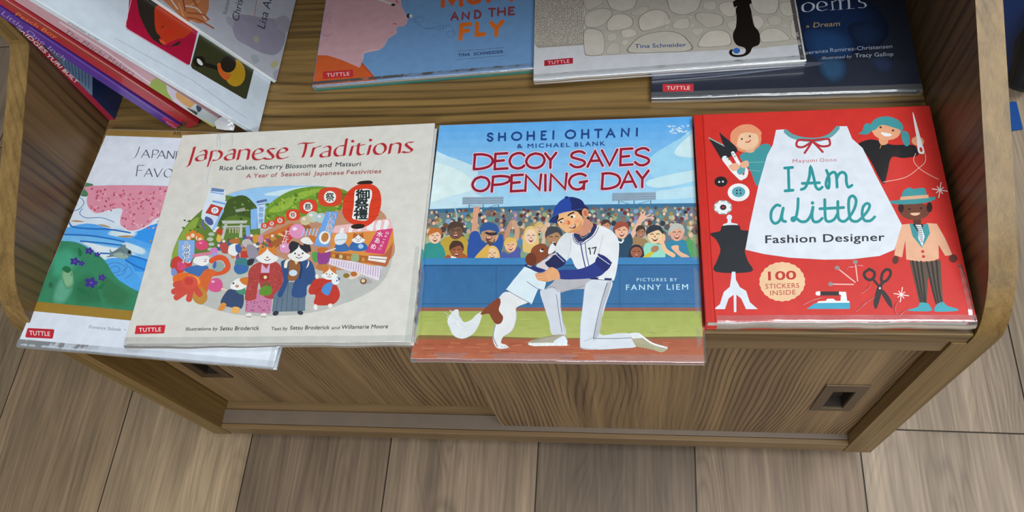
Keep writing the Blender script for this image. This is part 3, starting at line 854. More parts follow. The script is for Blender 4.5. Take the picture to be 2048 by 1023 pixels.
A.poly('935,220 905,340 850,500 812,750 745,815 790,620 850,380 880,250', 'b3b6bd', True)
A.line('895,230 840,400 790,600 750,800', 6, '454b5c'); A.line('750,800 960,802 1140,795', 6, '535868'); A.line('660,830 750,790', 4, '838894')
A.line('655,335 640,480 618,650 615,870 640,900 800,912', 5, '9aa0aa')
A.poly('1118,755 1170,742 1222,748 1300,810 1380,858 1505,890 1490,925 1440,942 1370,920 1280,900 1190,880 1150,820', 'a6a183', True)
A.poly('1118,755 1170,742 1222,748 1260,790 1180,800 1150,800', 'd8dce0', True)
A.line('1225,760 1350,850 1500,895', 17, 'e4e6e4')
for i in range(9):
    x = 1240 + i*30; A.line([(x, 762+i*15), (x+12, 768+i*15)], 4, '8d8f80', False, up=False)
for i in range(6): A.line([(1190+i*32, 845+i*6), (1200+i*34, 885+i*8)], 4, '7f7a52', False, up=False)
A.up()
A.use(1000, 380, .32258)
A.poly('395,275 455,262 505,300 560,280 600,222 660,235 712,272 738,330 732,440 712,545 690,562 600,545 480,490 440,420 405,440 350,395 346,345', 'dcdfe1', True)
A.poly('395,275 440,268 440,330 420,420 405,440 350,395 346,345', 'd2d6d8', True)
A.line('440,300 438,370 420,425', 3, 'a7acb2'); A.line('640,280 622,350 600,440', 4, 'b9bdc2')
A.poly('568,540 695,548 690,562 560,553', '222a5c'); A.poly('612,540 648,543 648,556 608,553', 'e8eaee')
A.poly('300,435 350,398 408,440 380,476 320,488 280,455', '1c2450', True)
A.line('352,390 405,438', 9, '2a3470', False); A.line('348,400 398,446', 4, 'c9cde8', False)
A.poly('358,500 480,492 560,465 612,425 625,400 690,450 650,510 600,540 500,552 368,550', '26357f', True)
A.poly('590,450 625,400 690,450 650,505', '20296a', True)
A.line('612,400 688,452', 13, '252e6a', False); A.line('606,410 680,462', 4, 'd4d8ee', False)
A.poly('318,478 360,500 372,548 340,556 300,568 262,566 232,556 220,530 222,516 262,512 290,498', 'dba172', True)
for q in ('225,518 285,515', '222,535 282,530', '238,552 288,545', '262,564 300,556'): A.line(q, 3, 'b0764e', False)
A.line('290,500 312,480 318,495', 3, 'b0764e')
A.line('458,270 470,312 498,328 535,305 578,268 600,225', 6, '222a5c'); A.line('450,272 462,320 500,338 545,315 590,275 612,228', 4, '39427c')
A.poly('462,264 484,256 510,300 560,262 575,210 600,222 570,285 500,322 472,305', '262d58', True)
A.line('500,330 512,400 530,480', 7, '39427c'); A.line('528,326 536,400 553,475', 5, '39427c')
A.line('548,364 556,360 561,397', 7, '1b1d2c', False); A.line('571,361 595,355 584,396', 7, '1b1d2c', False)
A.use(1030, 380, .15639)
A.poly('745,545 820,530 860,420 900,340 960,400 1000,450 960,520 880,590 830,570', 'c98a72', True)
A.poly('525,350 560,300 700,270 800,272 850,330 880,400 852,470 815,530 740,548 660,545 600,505 555,450', 'e2ad7c', True)
A.poly('800,470 850,400 850,470 815,530 740,548 680,546', 'd0925f', True)
A.poly('515,330 545,310 560,340 540,420 556,458 520,410', '1f1a1d', True)
A.poly('730,262 860,235 915,210 935,330 945,380 905,350 900,300 860,330 835,318 800,280', '1f1a1d', True)
A.ell(898, 296, 42, 62, 'd8926e', -8); A.ell(902, 300, 22, 38, 'bb6a50', -8)
A.line('555,398 580,378 616,364', 16, '201a1c'); A.line('680,328 710,304 752,290', 18, '201a1c')
A.ell(592, 408, 30, 15, 'f0e6da', -15); A.ell(590, 412, 15, 11, '201816'); A.ell(742, 338, 34, 18, 'f2e8dc', -10); A.ell(728, 344, 17, 14, '201816')
A.poly('660,390 700,400 705,430 680,445 668,430', 'd2663f', True); A.ell(640, 420, 40, 22, 'e39a72', -20); A.ell(800, 400, 40, 26, 'e39a72', -10)
A.poly('688,482 740,470 768,430 778,470 760,492 725,492', '7a2c2a', True); A.poly('700,480 745,468 766,440 768,456 740,480', 'f2ebe6')
A.poly('478,345 500,250 565,155 640,105 700,92 790,104 855,135 892,190 905,222 860,248 730,268 620,290 545,318 500,360 540,395 530,425 440,405', '24439a', True)
A.poly('700,95 790,104 855,135 892,190 905,222 860,248 735,268 720,180', '1b2960', True)
A.ell(662, 98, 26, 16, '1e2f78'); A.poly('440,405 478,350 560,312 525,365 540,400 530,425', '17306e', True)
A.line('480,345 560,300 700,272 860,240', 6, '4d63a8')
# lettering
A.use(930, 240, .19531)
navy = '1d3f7c'
for ch, x0, x1, y0, y1 in (('S', 232, 285, 140, 216), ('H', 348, 412, 138, 212), ('O', 482, 578, 130, 208), ('H', 640, 708, 124, 205), ('E', 785, 832, 120, 200), ('I', 880, 930, 117, 195),
                           ('O', 1032, 1130, 110, 190), ('H', 1198, 1265, 105, 187), ('T', 1332, 1400, 102, 180), ('A', 1450, 1532, 98, 178), ('N', 1605, 1680, 93, 168), ('I', 1735, 1785, 88, 163)):
    A.cap(ch, x0, x1, y0, y1, 18, navy, tilt=.03)
A.up()
A.text('& MICHAEL', (535, 290), (1075, 276), 44, navy, weight=.008, space=1.25)
A.text('BLANK', (1125, 274), (1435, 262), 46, navy, weight=.008, space=1.3)
LET = [('D',92,285,358,505),('E',305,440,350,505),('C',458,612,348,502),('O',628,815,350,500),('Y',822,935,345,495),
       ('S',1078,1232,330,488),('A',1255,1410,325,480),('V',1402,1560,315,470),('E',1590,1720,302,465),('S',1738,1888,298,468),
       ('O',78,250,590,735),('P',275,455,582,735),('E',472,600,570,732),('N',618,780,570,728),('I',812,835,565,725),('N',872,1042,560,722),('G',1066,1250,560,718),
       ('D',1402,1588,552,708),('A',1595,1752,535,698),('Y',1758,1880,528,692)]
for w_, c_ in ((44, 'e9c9d6'), (27, '8c1c34')):
    for ch, x0, x1, y0, y1 in LET: A.cap(ch, x0, x1, y0, y1, w_, c_, slant=0.0, tilt=0.06)
    A.up()
b.done(); b.film(0.0, b.W, 0.007, 0.003, seed=4, side=0.16)
# ---- red sticker book
b = Book('picture_book', 'red picture book showing a big white dress between three cartoon children', flat(0.1879, 0.0036, 0.0003, 0.4), 0.2280, 0.2292, 0.0195, 'c3271f', group=FRONT, hinge=0.0085)
A = b.top; A.use(1380, 190, .49851)
teal = '3f9096'; wh = 'd5dce6'; pk = 'e0ac8c'; bk = '23262b'
A.poly('0,0 1300,0 1300,1000 0,1000', 'c9302a')
A.poly('25,80 55,82 100,905 62,912', 'b81f1c')
# girl with shears, left
A.poly('200,250 225,225 300,195 325,215 300,300 270,365 240,300', teal, True); A.line('215,270 330,268', 2, '7ab4b4', False); A.line('230,300 280,305', 2, '7ab4b4', False)
A.ell(225, 175, 62, 55, 'dc8f6a'); A.poly('210,200 250,200 258,225 232,230', pk, True); A.ell(228, 180, 48, 40, 'e6bc98')
A.poly('163,190 165,150 200,122 245,118 280,140 285,160 240,150 200,158 185,205 170,200', 'dc8f6a', True)
A.ell(208, 176, 4, 4, '4a4038'); A.ell(240, 165, 4, 4, '4a4038'); A.line('222,188 235,188 244,180', 4, 'b0302a')
A.poly('73,170 160,220 165,245 130,265', bk); A.line('76,172 160,215', 5, '8ca8a0', False)
A.poly('118,150 130,160 190,215 165,240 135,200', bk, True)
A.line('140,255 175,300 205,330', 24, 'e6e8ea', False); A.line('172,232 200,280 225,300 222,325 205,330 190,318', 14, 'e6e8ea')
A.ell(205, 300, 16, 20, '5fa0a8', 30); A.poly('155,285 185,272 200,290 175,305', pk, True); A.poly('200,275 230,262 235,285 210,292', pk, True)
for x, y in ((148, 250), (155, 258), (172, 235), (180, 245)): A.ell(x, y, 3, 3, teal, up=False)
A.up()
# buttons
A.ell(124, 347, 26, 21, '201f22'); A.ell(117, 348, 4, 4, wh, up=False); A.ell(132, 347, 4, 4, wh)
A.ell(195, 390, 44, 36, 'e9ebec'); A.ell(195, 388, 27, 21, '58a0ac')
for x, y in ((188, 382), (202, 381), (188, 394), (203, 394)): A.ell(x, y, 3.5, 3.5, '23383e', up=False)
A.up()
A.ell(132, 450, 37, 29, '8f9a9a'); A.ell(132, 450, 30, 24, 'dfe4e8')
for k in range(8): A.ell(132+31*math.cos(k*.785+.4), 450+24*math.sin(k*.785+.4), 5, 5, 'dfe4e8', up=False)
A.up(); A.ell(133, 450, 13, 11, '3a2228'); A.ell(133, 450, 5, 4, 'a04040')
# dress form
A.ell(158, 490, 11, 11, wh); A.poly('152,495 164,495 166,512 190,516 192,526 132,528 133,518 150,512', wh)
A.poly('132,524 195,522 205,540 248,548 240,580 220,620 232,665 246,708 102,708 110,660 122,620 105,580 80,556 120,545', bk, True)
A.poly('168,708 182,708 184,740 200,770 225,785 240,830 272,858 225,858 205,815 186,800 186,870 176,870 175,800 155,815 140,858 95,858 120,838 135,790 160,768 164,740', wh)
# badge
n = 44
A.poly([(370 + (93 if k % 2 else 90)*math.cos(2*math.pi*k/n), 748 + (80 if k % 2 else 77)*math.sin(2*math.pi*k/n)) for k in range(n)], 'e6bd94')
A.text('100', (315, 742), (425, 738), 36, 'b8342c', weight=.03); A.text('STICKERS', (303, 776), (438, 772), 20, 'b0443a', weight=.006, space=1.1); A.text('INSIDE', (322, 803), (424, 799), 20, 'b0443a', weight=.006, space=1.1)
# pins, iron, scissors (second close view)
A.use(1590, 500, .14661)
for q, e in (('600,262 825,440', (575, 240)), ('825,190 855,425', (822, 160)), ('520,462 800,466', (487, 462))):
    A.line(q, 15, 'eebdb8', False); A.ell(e[0], e[1], 34, 28, '8f8a86')
A.poly('160,800 270,722 750,712 750,800', '3f9fbe'); A.poly('295,720 320,695 420,690 440,662 520,660 560,690 620,690 628,610 600,600 595,565 695,568 712,690 742,692 742,716', 'e6e9ec')
A.poly('285,570 345,562 345,612 290,612', 'e6e9ec', True); A.poly('345,562 600,562 600,618 345,616', '2e2426')
A.line('1010,255 1080,300 1075,370 1020,405 960,375 945,310 1010,260', 38, '33282a'); A.line('1240,262 1190,320 1180,420 1240,420 1300,340 1295,275 1240,262', 38, '33282a')
A.line('1070,400 1160,510', 34, '33282a', False); A.line('1195,440 1150,510', 44, '33282a', False)
A.poly('1125,500 1190,500 1165,640 1110,800 1070,740 1085,640', '33292a', True); A.poly('1165,560 1215,550 1310,680 1325,790 1260,730', '33292a', True); A.ell(1158, 518, 14, 14, 'cfd8dc')
def star(x, y, r):
    for a in range(4): A.line([(x - r*math.cos(a*math.pi/4+.15)*(1 if a % 2 == 0 else .6), y - r*math.sin(a*math.pi/4+.15)*(1 if a % 2 == 0 else .6)), (x + r*math.cos(a*math.pi/4+.15)*(1 if a % 2 == 0 else .6), y + r*math.sin(a*math.pi/4+.15)*(1 if a % 2 == 0 else .6))], r*.12, 'f0d8d4', False, up=False)
    A.up()
star(1450, 606, 105)
# girl with ponytails, right
A.use(1680, 220, .42056)
A.poly('80,165 140,140 200,150 250,165 340,165 365,180 370,215 300,228 245,225 225,300 205,350 150,250 110,190', '1f1d20', True)
A.poly('185,135 225,135 225,160 195,165', 'dc9a72', True); A.line('198,160 190,182', 3, 'c8a24c', False)
A.ell(222, 82, 78, 52, teal, 5); A.poly('150,70 120,65 105,100 88,112 130,115 155,90', teal, True); A.poly('300,100 325,110 332,160 310,170 292,130', teal, True)
A.ell(220, 98, 68, 45, 'e0a07a', 5); A.poly('150,90 165,50 230,35 290,60 298,95 260,85 200,70 165,95', teal, True)
A.ell(193, 82, 6, 5, '4a3a30'); A.ell(252, 97, 6, 5, '4a3a30'); A.poly('195,105 245,115 232,125 208,122', 'f4ece6', True)
A.ell(370, 148, 30, 22, 'dc9a72', 10); A.poly('346,25 352,22 385,140 402,200 385,208 370,195 365,140', 'ece9ea', True); A.ell(385, 188, 7, 12, 'c9302a', -15)
A.line('360,205 350,240 375,275 420,305 470,330', 3, 'e8b8a8'); A.line('405,205 405,245 375,275 310,320 205,342', 3, 'e8b8a8')
star(475, 380, 38); star(475, 380, 24)
# boy in a hat
A.poly('345,510 385,510 385,545 350,545', '5a3226'); A.ell(355, 480, 72, 42, '6b3c2c'); A.ell(290, 465, 14, 22, '2a1a18'); A.ell(425, 462, 14, 24, '2a1a18')
A.ell(330, 470, 6, 5, '241616'); A.ell(385, 466, 6, 5, '241616'); A.poly('335,490 380,488 368,500 345,500', 'e6b898', True)
A.poly('238,432 285,425 300,385 330,368 350,375 400,370 412,400 415,415 450,412 450,425 400,442 300,448 250,445', teal, True); A.poly('288,412 420,402 422,418 285,428', 'd9a684')
A.poly('285,545 330,540 385,560 415,537 460,540 500,610 535,690 500,692 468,640 470,705 440,718 380,720 315,710 310,620 295,700 258,690 268,620', pk)
A.poly('330,540 350,540 385,610 395,545 418,540 428,585 390,655 345,600', teal); A.poly('345,542 395,542 388,605', '22242a'); A.poly('358,545 385,545 402,600 392,650 372,610 372,570', 'd9dee2')
for k in range(9): A.line([(362+k*2.5, 552+k*9), (388+k*1.2, 556+k*9)], 3, '5a5a60', False, up=False)
A.up(); A.ell(393, 672, 8, 7, 'c03a30'); A.ell(397, 696, 8, 7, 'c03a30')
A.ell(264, 712, 15, 20, '5a2c26', 15); A.ell(538, 705, 20, 20, '5a2c26', -30)
A.poly('330,715 400,722 478,712 482,800 490,915 455,918 430,800 418,800 412,918 378,918 350,800', '5a4a3e')
for q in ('345,718 372,850 388,918', '365,720 385,850 400,918', '385,720 398,830 406,915', '412,722 440,850 458,918', '435,720 455,850 470,918', '458,716 470,850 484,915'): A.line(q, 9, '2a2622')
A.poly('328,948 370,935 380,915 415,918 430,935 430,955 335,955', '3f9fae', True); A.poly('448,950 452,935 468,918 490,912 510,930 560,945 550,955 460,958', '3f9fae', True)
# dress
A.use(1380, 190, .49851)
A.poly('345,140 378,138 400,165 450,185 510,185 560,160 600,125 630,125 650,175 692,212 745,320 850,520 820,620 760,645 650,658 540,660 400,652 300,638 222,620 240,520 275,360 310,240 332,200', wh)
A.line('384,146 410,165 460,178 520,178 565,160 592,132', 17, '5f9aa0')
for q in ('490,182 440,180 428,190 430,206 455,208 490,186', '490,182 550,176 560,185 558,202 525,205 490,186', '490,186 475,210 460,232', '492,186 520,215 532,228'): A.line(q, 9, 'b03038')
A.text('Mayumi', (412, 272), (510, 268), 15, 'b8545a', space=1.15); A.text('Oono', (520, 268), (588, 266), 15, 'b8545a', space=1.15)
A.text('Fashion Designer', (303, 594), (780, 584), 33, '2b3038', weight=.02, space=1.06)
A.use(1520, 310, .18569)
T2 = '2a8f92'
for q in ('265,140 350,133', '305,140 312,385', '270,385 355,378', '445,370 490,345 530,240 545,130 580,250 600,340 635,370 670,345', '455,305 640,298',
          '715,165 730,200 745,260 740,350 715,340 712,290 740,220 785,185 815,200 825,260 830,345', '825,260 850,205 890,185 925,215 930,290 950,345 990,325',
          '215,545 175,540 125,600 120,690 160,735 215,700 245,590', '250,570 235,660 245,705 275,715',
          '410,470 405,580 380,690 350,705 345,680 380,675 440,715 500,710 545,650 570,560', '570,565 560,660 580,715 630,715 670,680', '697,480 700,620 710,700 750,715 800,690 830,640', '645,578 900,565', '838,500 838,620 850,690 900,715 950,680 1010,590 1035,490 1000,440 960,470 955,580 975,690 1030,715 1080,690 1160,600 1180,540 1150,520 1110,560 1100,650 1130,705 1190,705 1235,665'):
    A.line(q, 31, T2, up=False)
A.ell(565, 515, 19, 19, T2, up=False); A.up()
b.done(); b.film(0.01, b.W, 0.014, 0.004, lift=.0016, seed=9, side=0.055, rough=1.5)
A.use(1590, 500, .14661)
wrinkles(b, A, (('680,290 730,240 800,235 860,215 930,225', .0006), ('900,605 960,560 1010,510 1030,450', .0006), ('1400,900 1360,820 1380,740 1430,680', .0006), ('1400,920 1480,850 1560,800', .0007), ('100,760 240,690 400,650', .0005), ('1100,640 960,730 830,850', .0006)), M_FILM)
# ---- cream festival picture book
b = Book('picture_book', 'wide cream picture book, red italic title above an oval festival scene with cats', flat(-0.3772, -0.0240, 0.0108, 0.95), 0.2940, 0.2505, 0.0120, 'cfcdc6', spine='c9c7c0', group=FRONT, mat=M_WASHI, pages=plain('tinted_book_pages', 'c3b3a4', 0.6))
A = b.top; A.use(240, 230, .4790)
A.poly('0,0 1400,0 1400,1023 0,1023', 'cfcdc5')
OV = '214,640 222,570 255,490 320,415 400,355 470,322 560,302 660,295 760,294 870,300 960,320 1060,375 1120,440 1142,520 1135,610 1100,690 1030,745 920,792 800,824 650,838 500,834 380,805 300,765 245,715'
A.poly(OV, 'b3b5b0', True)
A.poly('440,345 540,308 660,296 760,294 860,300 700,340 620,400 560,420', '92bfea', True); A.poly('600,330 720,305 790,300 690,335', 'c3dcf3', True)
A.poly('216,640 224,570 255,490 320,415 400,355 450,335 520,360 570,420 575,520 420,560 330,600', '5c7a32', True)
A.poly('216,600 235,530 290,450 330,430 290,520 250,610', '86a03c', True)
A.poly('410,440 435,370 480,340 520,336 552,360 575,400 560,480 440,480', '3d5420', True); A.poly('440,430 500,420 560,440 560,480 430,480', '587228', True); A.poly('480,395 520,385 525,400 485,405', '9aa08e')
A.poly('600,450 612,385 690,325 780,300 870,300 950,320 930,380 860,430 700,470', '6a8e2c', True); A.poly('620,400 700,345 790,312 860,310 760,350 680,400', '8fae3c', True); A.poly('820,330 900,320 950,335 930,370 850,380', '4c7428', True)
rh = random.Random(12)
for k in range(150):
    x = rh.uniform(600, 940); y = rh.uniform(305, 450)
    if y < 300 + abs(x-800)*.35 or y > 455 - (x-600)*.16: continue
    A.ell(x, y, rh.uniform(4, 11), rh.uniform(3, 7), rh.choice(['7fa03a', '4f7a28', '9ab648', '5d8a2c', '86a83c']), rh.uniform(0, 90), 7, up=False)
for k in range(70):
    x = rh.uniform(235, 560); y = rh.uniform(350, 560)
    if (x-500)**2/70**2 + (y-420)**2/85**2 > 1 and (x-290)**2/60**2 + (y-500)**2/75**2 > 1: continue
    A.ell(x, y, rh.uniform(4, 9), rh.uniform(3, 6), rh.choice(['4d6a26', '36491c', '6d8c34', '587a30']), rh.uniform(0, 90), 7, up=False)
A.up()
# street, stalls
A.poly('560,520 700,440 900,400 1080,390 1142,520 1130,600 1000,640 800,640 600,560', 'b8876a', True)
A.poly('560,520 720,450 740,465 600,545', 'c26a30'); A.poly('590,540 780,450 800,470 640,560', '9a5a2c')
for k in range(12): A.line([(560+k*15, 545-k*7), (575+k*15, 552-k*7)], 7, ['b23a2a', 'd08a3a', '4a7a3a', 'e0c080'][k % 4], False, up=False)
A.up()
A.use(620, 420, .19544)
A.poly('210,230 260,160 820,85 850,190 700,215 380,235', 'e3b4b6')
for k in range(6): A.line([(330+k*92, 195-k*13), (322+k*92, 225-k*14)], 38, 'e9e4e2', False, up=False)
for k in range(5): A.line([(640+k*35, 150), (628+k*35, 185)], 1, 'e9e4e2', False, up=False)
A.up()
for k in range(3): A.line([(640+k*72, 125-k*4), (625+k*72, 195-k*4)], 40, 'ece6e4', False, up=False)
A.up()
A.poly('220,240 700,210 850,190 860,330 800,560 600,560 220,440', 'd68a3e')
A.poly('690,205 848,186 760,455 560,430', 'c83a72'); A.poly('600,455 760,460 850,330 830,480 780,580 590,540', 'b0603a')
A.poly('600,465 790,480 770,540 590,510', 'e9e2dc'); A.line('610,490 780,505', 8, '8a5a48', False)
A.poly('205,425 430,450 600,470 590,540 400,520 205,480', 'a8632c'); 
for k in range(9): A.ell(240+k*38, 465+k*5, 18, 22, ['c88a3a', '8a4a24', 'b8c08a', '9a5a2a'][k % 4], n=8, up=False)
A.ell(460, 490, 45, 50, '93a377')
A.up()
A.poly('190,490 420,520 600,560 740,580 700,720 540,660 330,600 190,550', 'dcd2dc')
for k in range(22): A.line([(200+k*25, 500+k*4), (192+k*25, 545+k*7)], 7, 'a890b4', False, up=False)
A.up()
for g, x, y, w_ in (('水', 715, 245, 62), ('あ', 690, 310, 50), ('め', 650, 372, 50)): A.glyph(g, x, y, w_, 56, 'f0e4ea', .01, 12)
for k, g in enumerate('日本一うまい'): A.glyph(g, 790-k*15, 235+k*32, 28, 4 if g == '一' else 24, 'f0dde6', .004, 12, up=False)
A.up()
A.use(240, 230, .4790)
for k in range(46):                       # passers-by far down the street
    x = rh.uniform(400, 640); y = rh.uniform(505, 585)
    A.ell(x, y+9, 9, 11, rh.choice(['b04238', '3c5c94', '3d7a78', 'b88a3c', '8a4a7c', '5a5a68', 'c87a3c']), n=8, up=False)
    A.ell(x, y-3, 7, 6, rh.choice(['e4dcd2', 'c8803c', 'ddd4c8', '6a4a38']), n=8, up=False)
A.up()
A.use(620, 420, .19544)
# stall keepers
def cat(x, y, r, patch, side=1, face='e6e4e2', eyes=True):
    A.poly([(x-r*.95, y-r*.35), (x-r*.85, y-r*1.15), (x-r*.35, y-r*.75)], patch); A.poly([(x+r*.95, y-r*.35), (x+r*.85, y-r*1.15), (x+r*.35, y-r*.75)], patch)
    A.ell(x, y-r*.15, r*1.0, r*.8, patch)
    A.poly([(x-r*1.25, y+r*.25), (x-r*.7, y-r*.1), (x-r*.12, y-r*.6), (x, y-r*.95), (x+r*.12, y-r*.6), (x+r*.7, y-r*.1), (x+r*1.25, y+r*.25), (x+r*.7, y+r*.75), (x, y+r*.9), (x-r*.7, y+r*.75)], face, True)
    if eyes: A.ell(x-r*.42, y+r*.02, r*.1, r*.1, '2a3038', up=False); A.ell(x+r*.42, y+r*.02, r*.1, r*.1, '2a3038', up=False)
    A.ell(x, y+r*.2, r*.16, r*.11, 'b88a80'); A.line([(x-r*.35, y+r*.4), (x, y+r*.55), (x+r*.35, y+r*.4)], r*.08, '6a4a44')
A.poly('255,420 270,340 330,320 390,370 395,415', '3a6aa4', True); A.poly('250,300 275,245 340,232 378,250 372,310 330,350 270,350', 'd5dde4', True); A.line('255,310 320,300 375,302', 10, 'a6b4c0')
A.poly('400,400 430,330 500,320 570,345 590,400 500,420', '3564a2', True); cat(495, 290, 55, 'a85a28')
A.ell(520, 370, 28, 24, '9cc0e0')
# left, banners and gate
A.use(400, 360, .1173)
A.poly('365,690 815,688 790,735 395,745', 'b5bbb0'); A.poly('380,785 840,770 835,800 385,812', 'b5bbb0'); A.poly('420,750 470,750 400,1010 345,1010', 'b5bbb0'); A.poly('685,750 725,750 720,980 665,980', 'b5bbb0'); A.line('470,830 670,825', 20, '8a9084', False); 
for x in (510, 560, 610, 650): A.line([(x, 820), (x, 900)], 16, 'c9b8a8', False, up=False)
A.up()
A.poly('165,150 425,165 440,330 330,520 220,860 20,640 30,560', 'cfdbe8'); A.poly('205,130 420,160 400,210 180,185', '5f7fae'); A.line('190,205 400,240', 22, '7fa8dc', False)
A.poly('240,335 460,360 250,870 60,700 130,520', 'c6d6ea'); A.line('225,360 430,405', 30, '6f9ed8', False); A.poly('190,405 400,470 320,620 90,560 ', 'b23a2c'); A.ell(255, 515, 62, 56, 'e8e8ea'); A.glyph('介', 255, 515, 75, 75, '3a62a8', .02)
A.poly('100,620 200,660 230,740 170,770 90,700', '4a5a92', True); A.line('60,690 50,770 90,830', 30, '6a5a9a'); A.line('390,520 230,840', 40, '8ab4e0', False); A.poly('290,790 330,800 260,890 215,880', 'd8d8d4')
A.poly('865,500 980,480 975,830 870,845', '7fb0e6'); A.poly('975,380 1120,360 1095,740 1010,830 985,820', 'b7d0ee'); A.line('985,375 1125,345', 42, '4f689a', False); A.line('985,425 1110,400', 14, '5a78a8', False)
for k, g in enumerate('御祭禮'): A.glyph(g, 1045-k*3, 500+k*100, 80, 85, '5f86c0', .01, up=False)
A.up(); A.poly('775,790 850,770 860,950 790,960', '7aa4dc')
# lantern string
A.use(240, 230, .4790)
for x, y, r in ((604, 462, 12), (634, 453, 14), (668, 440, 17), (722, 417, 24), (785, 383, 31), (877, 342, 41)):
    A.poly([(x-r, y-r*.75), (x+r, y-r*.85), (x+r*1.05, y+r*.75), (x-r*.95, y+r*.8)], 'cf4026', True); A.ell(x, y, r*1.02, r*.85, 'cf4026'); A.ell(x, y, r*.62, r*.62, 'ece4dc')
    A.glyph('祭', x, y, r*.85, r*.85, '2c3a36' if r > 25 else '9a4038', .015)
A.poly('700,470 760,460 690,550 660,560', 'c23a36'); 
for k, g in enumerate('わたがし'): A.glyph(g, 700-k*7, 490+k*20, 22, 19, 'f0e4e0', .01, up=False)
A.up()
for x, y, r, c in ((740, 485, 34, 'd98cb4'), (805, 425, 26, 'b0c4b4'), (775, 440, 22, 'c4b890'), (840, 430, 24, 'a8c0c0'), (690, 555, 24, 'd592ba')): A.ell(x, y, r, r*.9, c); A.ell(x-r*.3, y-r*.3, r*.3, r*.22, 'ead8e0')
for k in range(9): A.line([(760+k*14, 505), (770+k*14, 475)], 5, 'a7c2e2', False, up=False)
A.up()
A.poly('862,402 912,405 868,550 810,545', '6b9fdc')
for k, g in enumerate('いか焼き'): A.glyph(g, 888-k*7, 422+k*25, 26, 23, 'f0ece6', .03, 10, up=False)
A.up()
for k, g in enumerate('いか焼き'): A.glyph(g, 888-k*7, 422+k*25, 24, 21, '9a4a2c', .0, 10, up=False)
A.up(); A.ell(855, 512, 24, 28, 'efe8e0'); A.ell(856, 510, 15, 20, 'b87840', 20)
# balloons and the octopus, left
A.use(330, 450, .16615)
for x, y in ((290, 140), (400, 140), (340, 110), (430, 160)): A.ell(x, y, 45, 50, 'd07a2c', n=10, up=False); A.ell(x-5, y+15, 25, 26, 'e8d0b8', n=8)
for x, y, r in ((560, 110, 40), (545, 170, 42), (560, 230, 38), (545, 290, 35)): A.ell(x, y, r, r*.6, 'a9b8a6', n=8, up=False)
A.up()
A.poly('620,60 690,45 690,110 640,120', 'b8442c', True); A.poly('640,110 680,150 660,210 620,180', 'd8b04a', True); A.poly('660,230 750,220 760,330 690,330', 'b24a44', True)
A.poly('80,470 110,390 200,380 260,430 330,440 300,520 220,560 160,600 90,600', 'c23a34', True); A.poly('150,450 230,440 260,520 170,540', 'c84a72', True); A.poly('75,540 120,520 150,590 90,610', '7a8cc8', True)
A.poly('165,185 360,180 355,370 300,460 240,445 160,370', '7ea6dc')
for k, g in enumerate('ふうせん'): A.glyph(g, 258, 235+k*62, 88, 62, 'f2efee', .06, up=False)
A.up()
for k, g in enumerate('ふうせん'): A.glyph(g, 258, 235+k*62, 72, 54, '3a4460', .01, up=False)
A.up()
A.ell(445, 240, 80, 62, 'd0486e'); A.ell(430, 215, 20, 12, 'e48aa4'); A.ell(590, 310, 48, 40, 'c87ab4', -30); A.ell(600, 360, 45, 30, '9a9ad8')
A.poly('230,545 300,500 440,480 520,500 510,560 450,620 380,610', '3f6aa8', True); A.poly('340,440 370,385 470,365 535,385 530,450 470,490 400,480', 'e6e4e4', True); A.line('345,370 430,355 540,340', 38, 'cf7c94'); A.line('470,420 490,408', 5, '40404a'); A.ell(500, 412, 6, 6, '40404a'); A.ell(485, 436, 12, 8, 'c05a60')
A.line('540,590 700,560 760,500 720,410 640,390 560,430', 62, 'd5522a'); A.ell(640, 500, 72, 62, '8fa29c'); A.ell(600, 480, 20, 45, '4a66a8', 10)
A.poly('480,540 620,560 560,640 500,820 420,850 360,760', 'd0622e', True); A.poly('320,780 420,720 500,820 505,900 440,955 350,910', 'b8843a', True)
A.poly('100,620 200,570 330,590 420,640 440,740 340,760 180,700 110,690', 'dd6a24', True); A.line('290,610 390,640 410,700', 22, 'e89a4a')
for q in ('200,700 130,715', '260,730 110,800', '300,760 140,870', '320,760 290,890', '340,730 420,830'): A.line(q, 72, 'c94a3c')
A.ell(300, 690, 95, 80, 'd05040'); A.ell(290, 680, 55, 45, 'c24036')
A.poly('520,760 560,655 640,640 690,690 685,780 600,805', 'd05486', True); A.ell(580, 680, 22, 14, 'f0b0c8')
# child with a balloon
A.poly('740,800 800,770 900,780 950,860 925,1000 800,990 670,940', '35486a', True); A.poly('690,935 740,955 700,1023 640,1015', 'd88a3c', True); A.poly('820,985 900,995 880,1060 810,1050', 'e0a85c', True)
A.line('740,780 690,770', 26, 'd9cbb4'); A.poly('850,770 960,760 970,830 900,830', '4c8a72', True); A.poly('790,760 820,680 890,640 960,660 985,730 900,780', 'e8e4e0', True); A.poly('900,650 1000,630 1010,720 940,710', 'c8742c', True); A.ell(825, 700, 12, 12, '30343c'); A.ell(870, 735, 24, 18, 'b88a78')
A.poly('760,310 790,240 880,225 910,290 850,370 780,350', 'e4e6ea', True); A.poly('850,240 910,240 910,330 860,320', '3f5e9c', True); A.poly('780,180 890,160 900,220 790,215', 'b06a34', True)
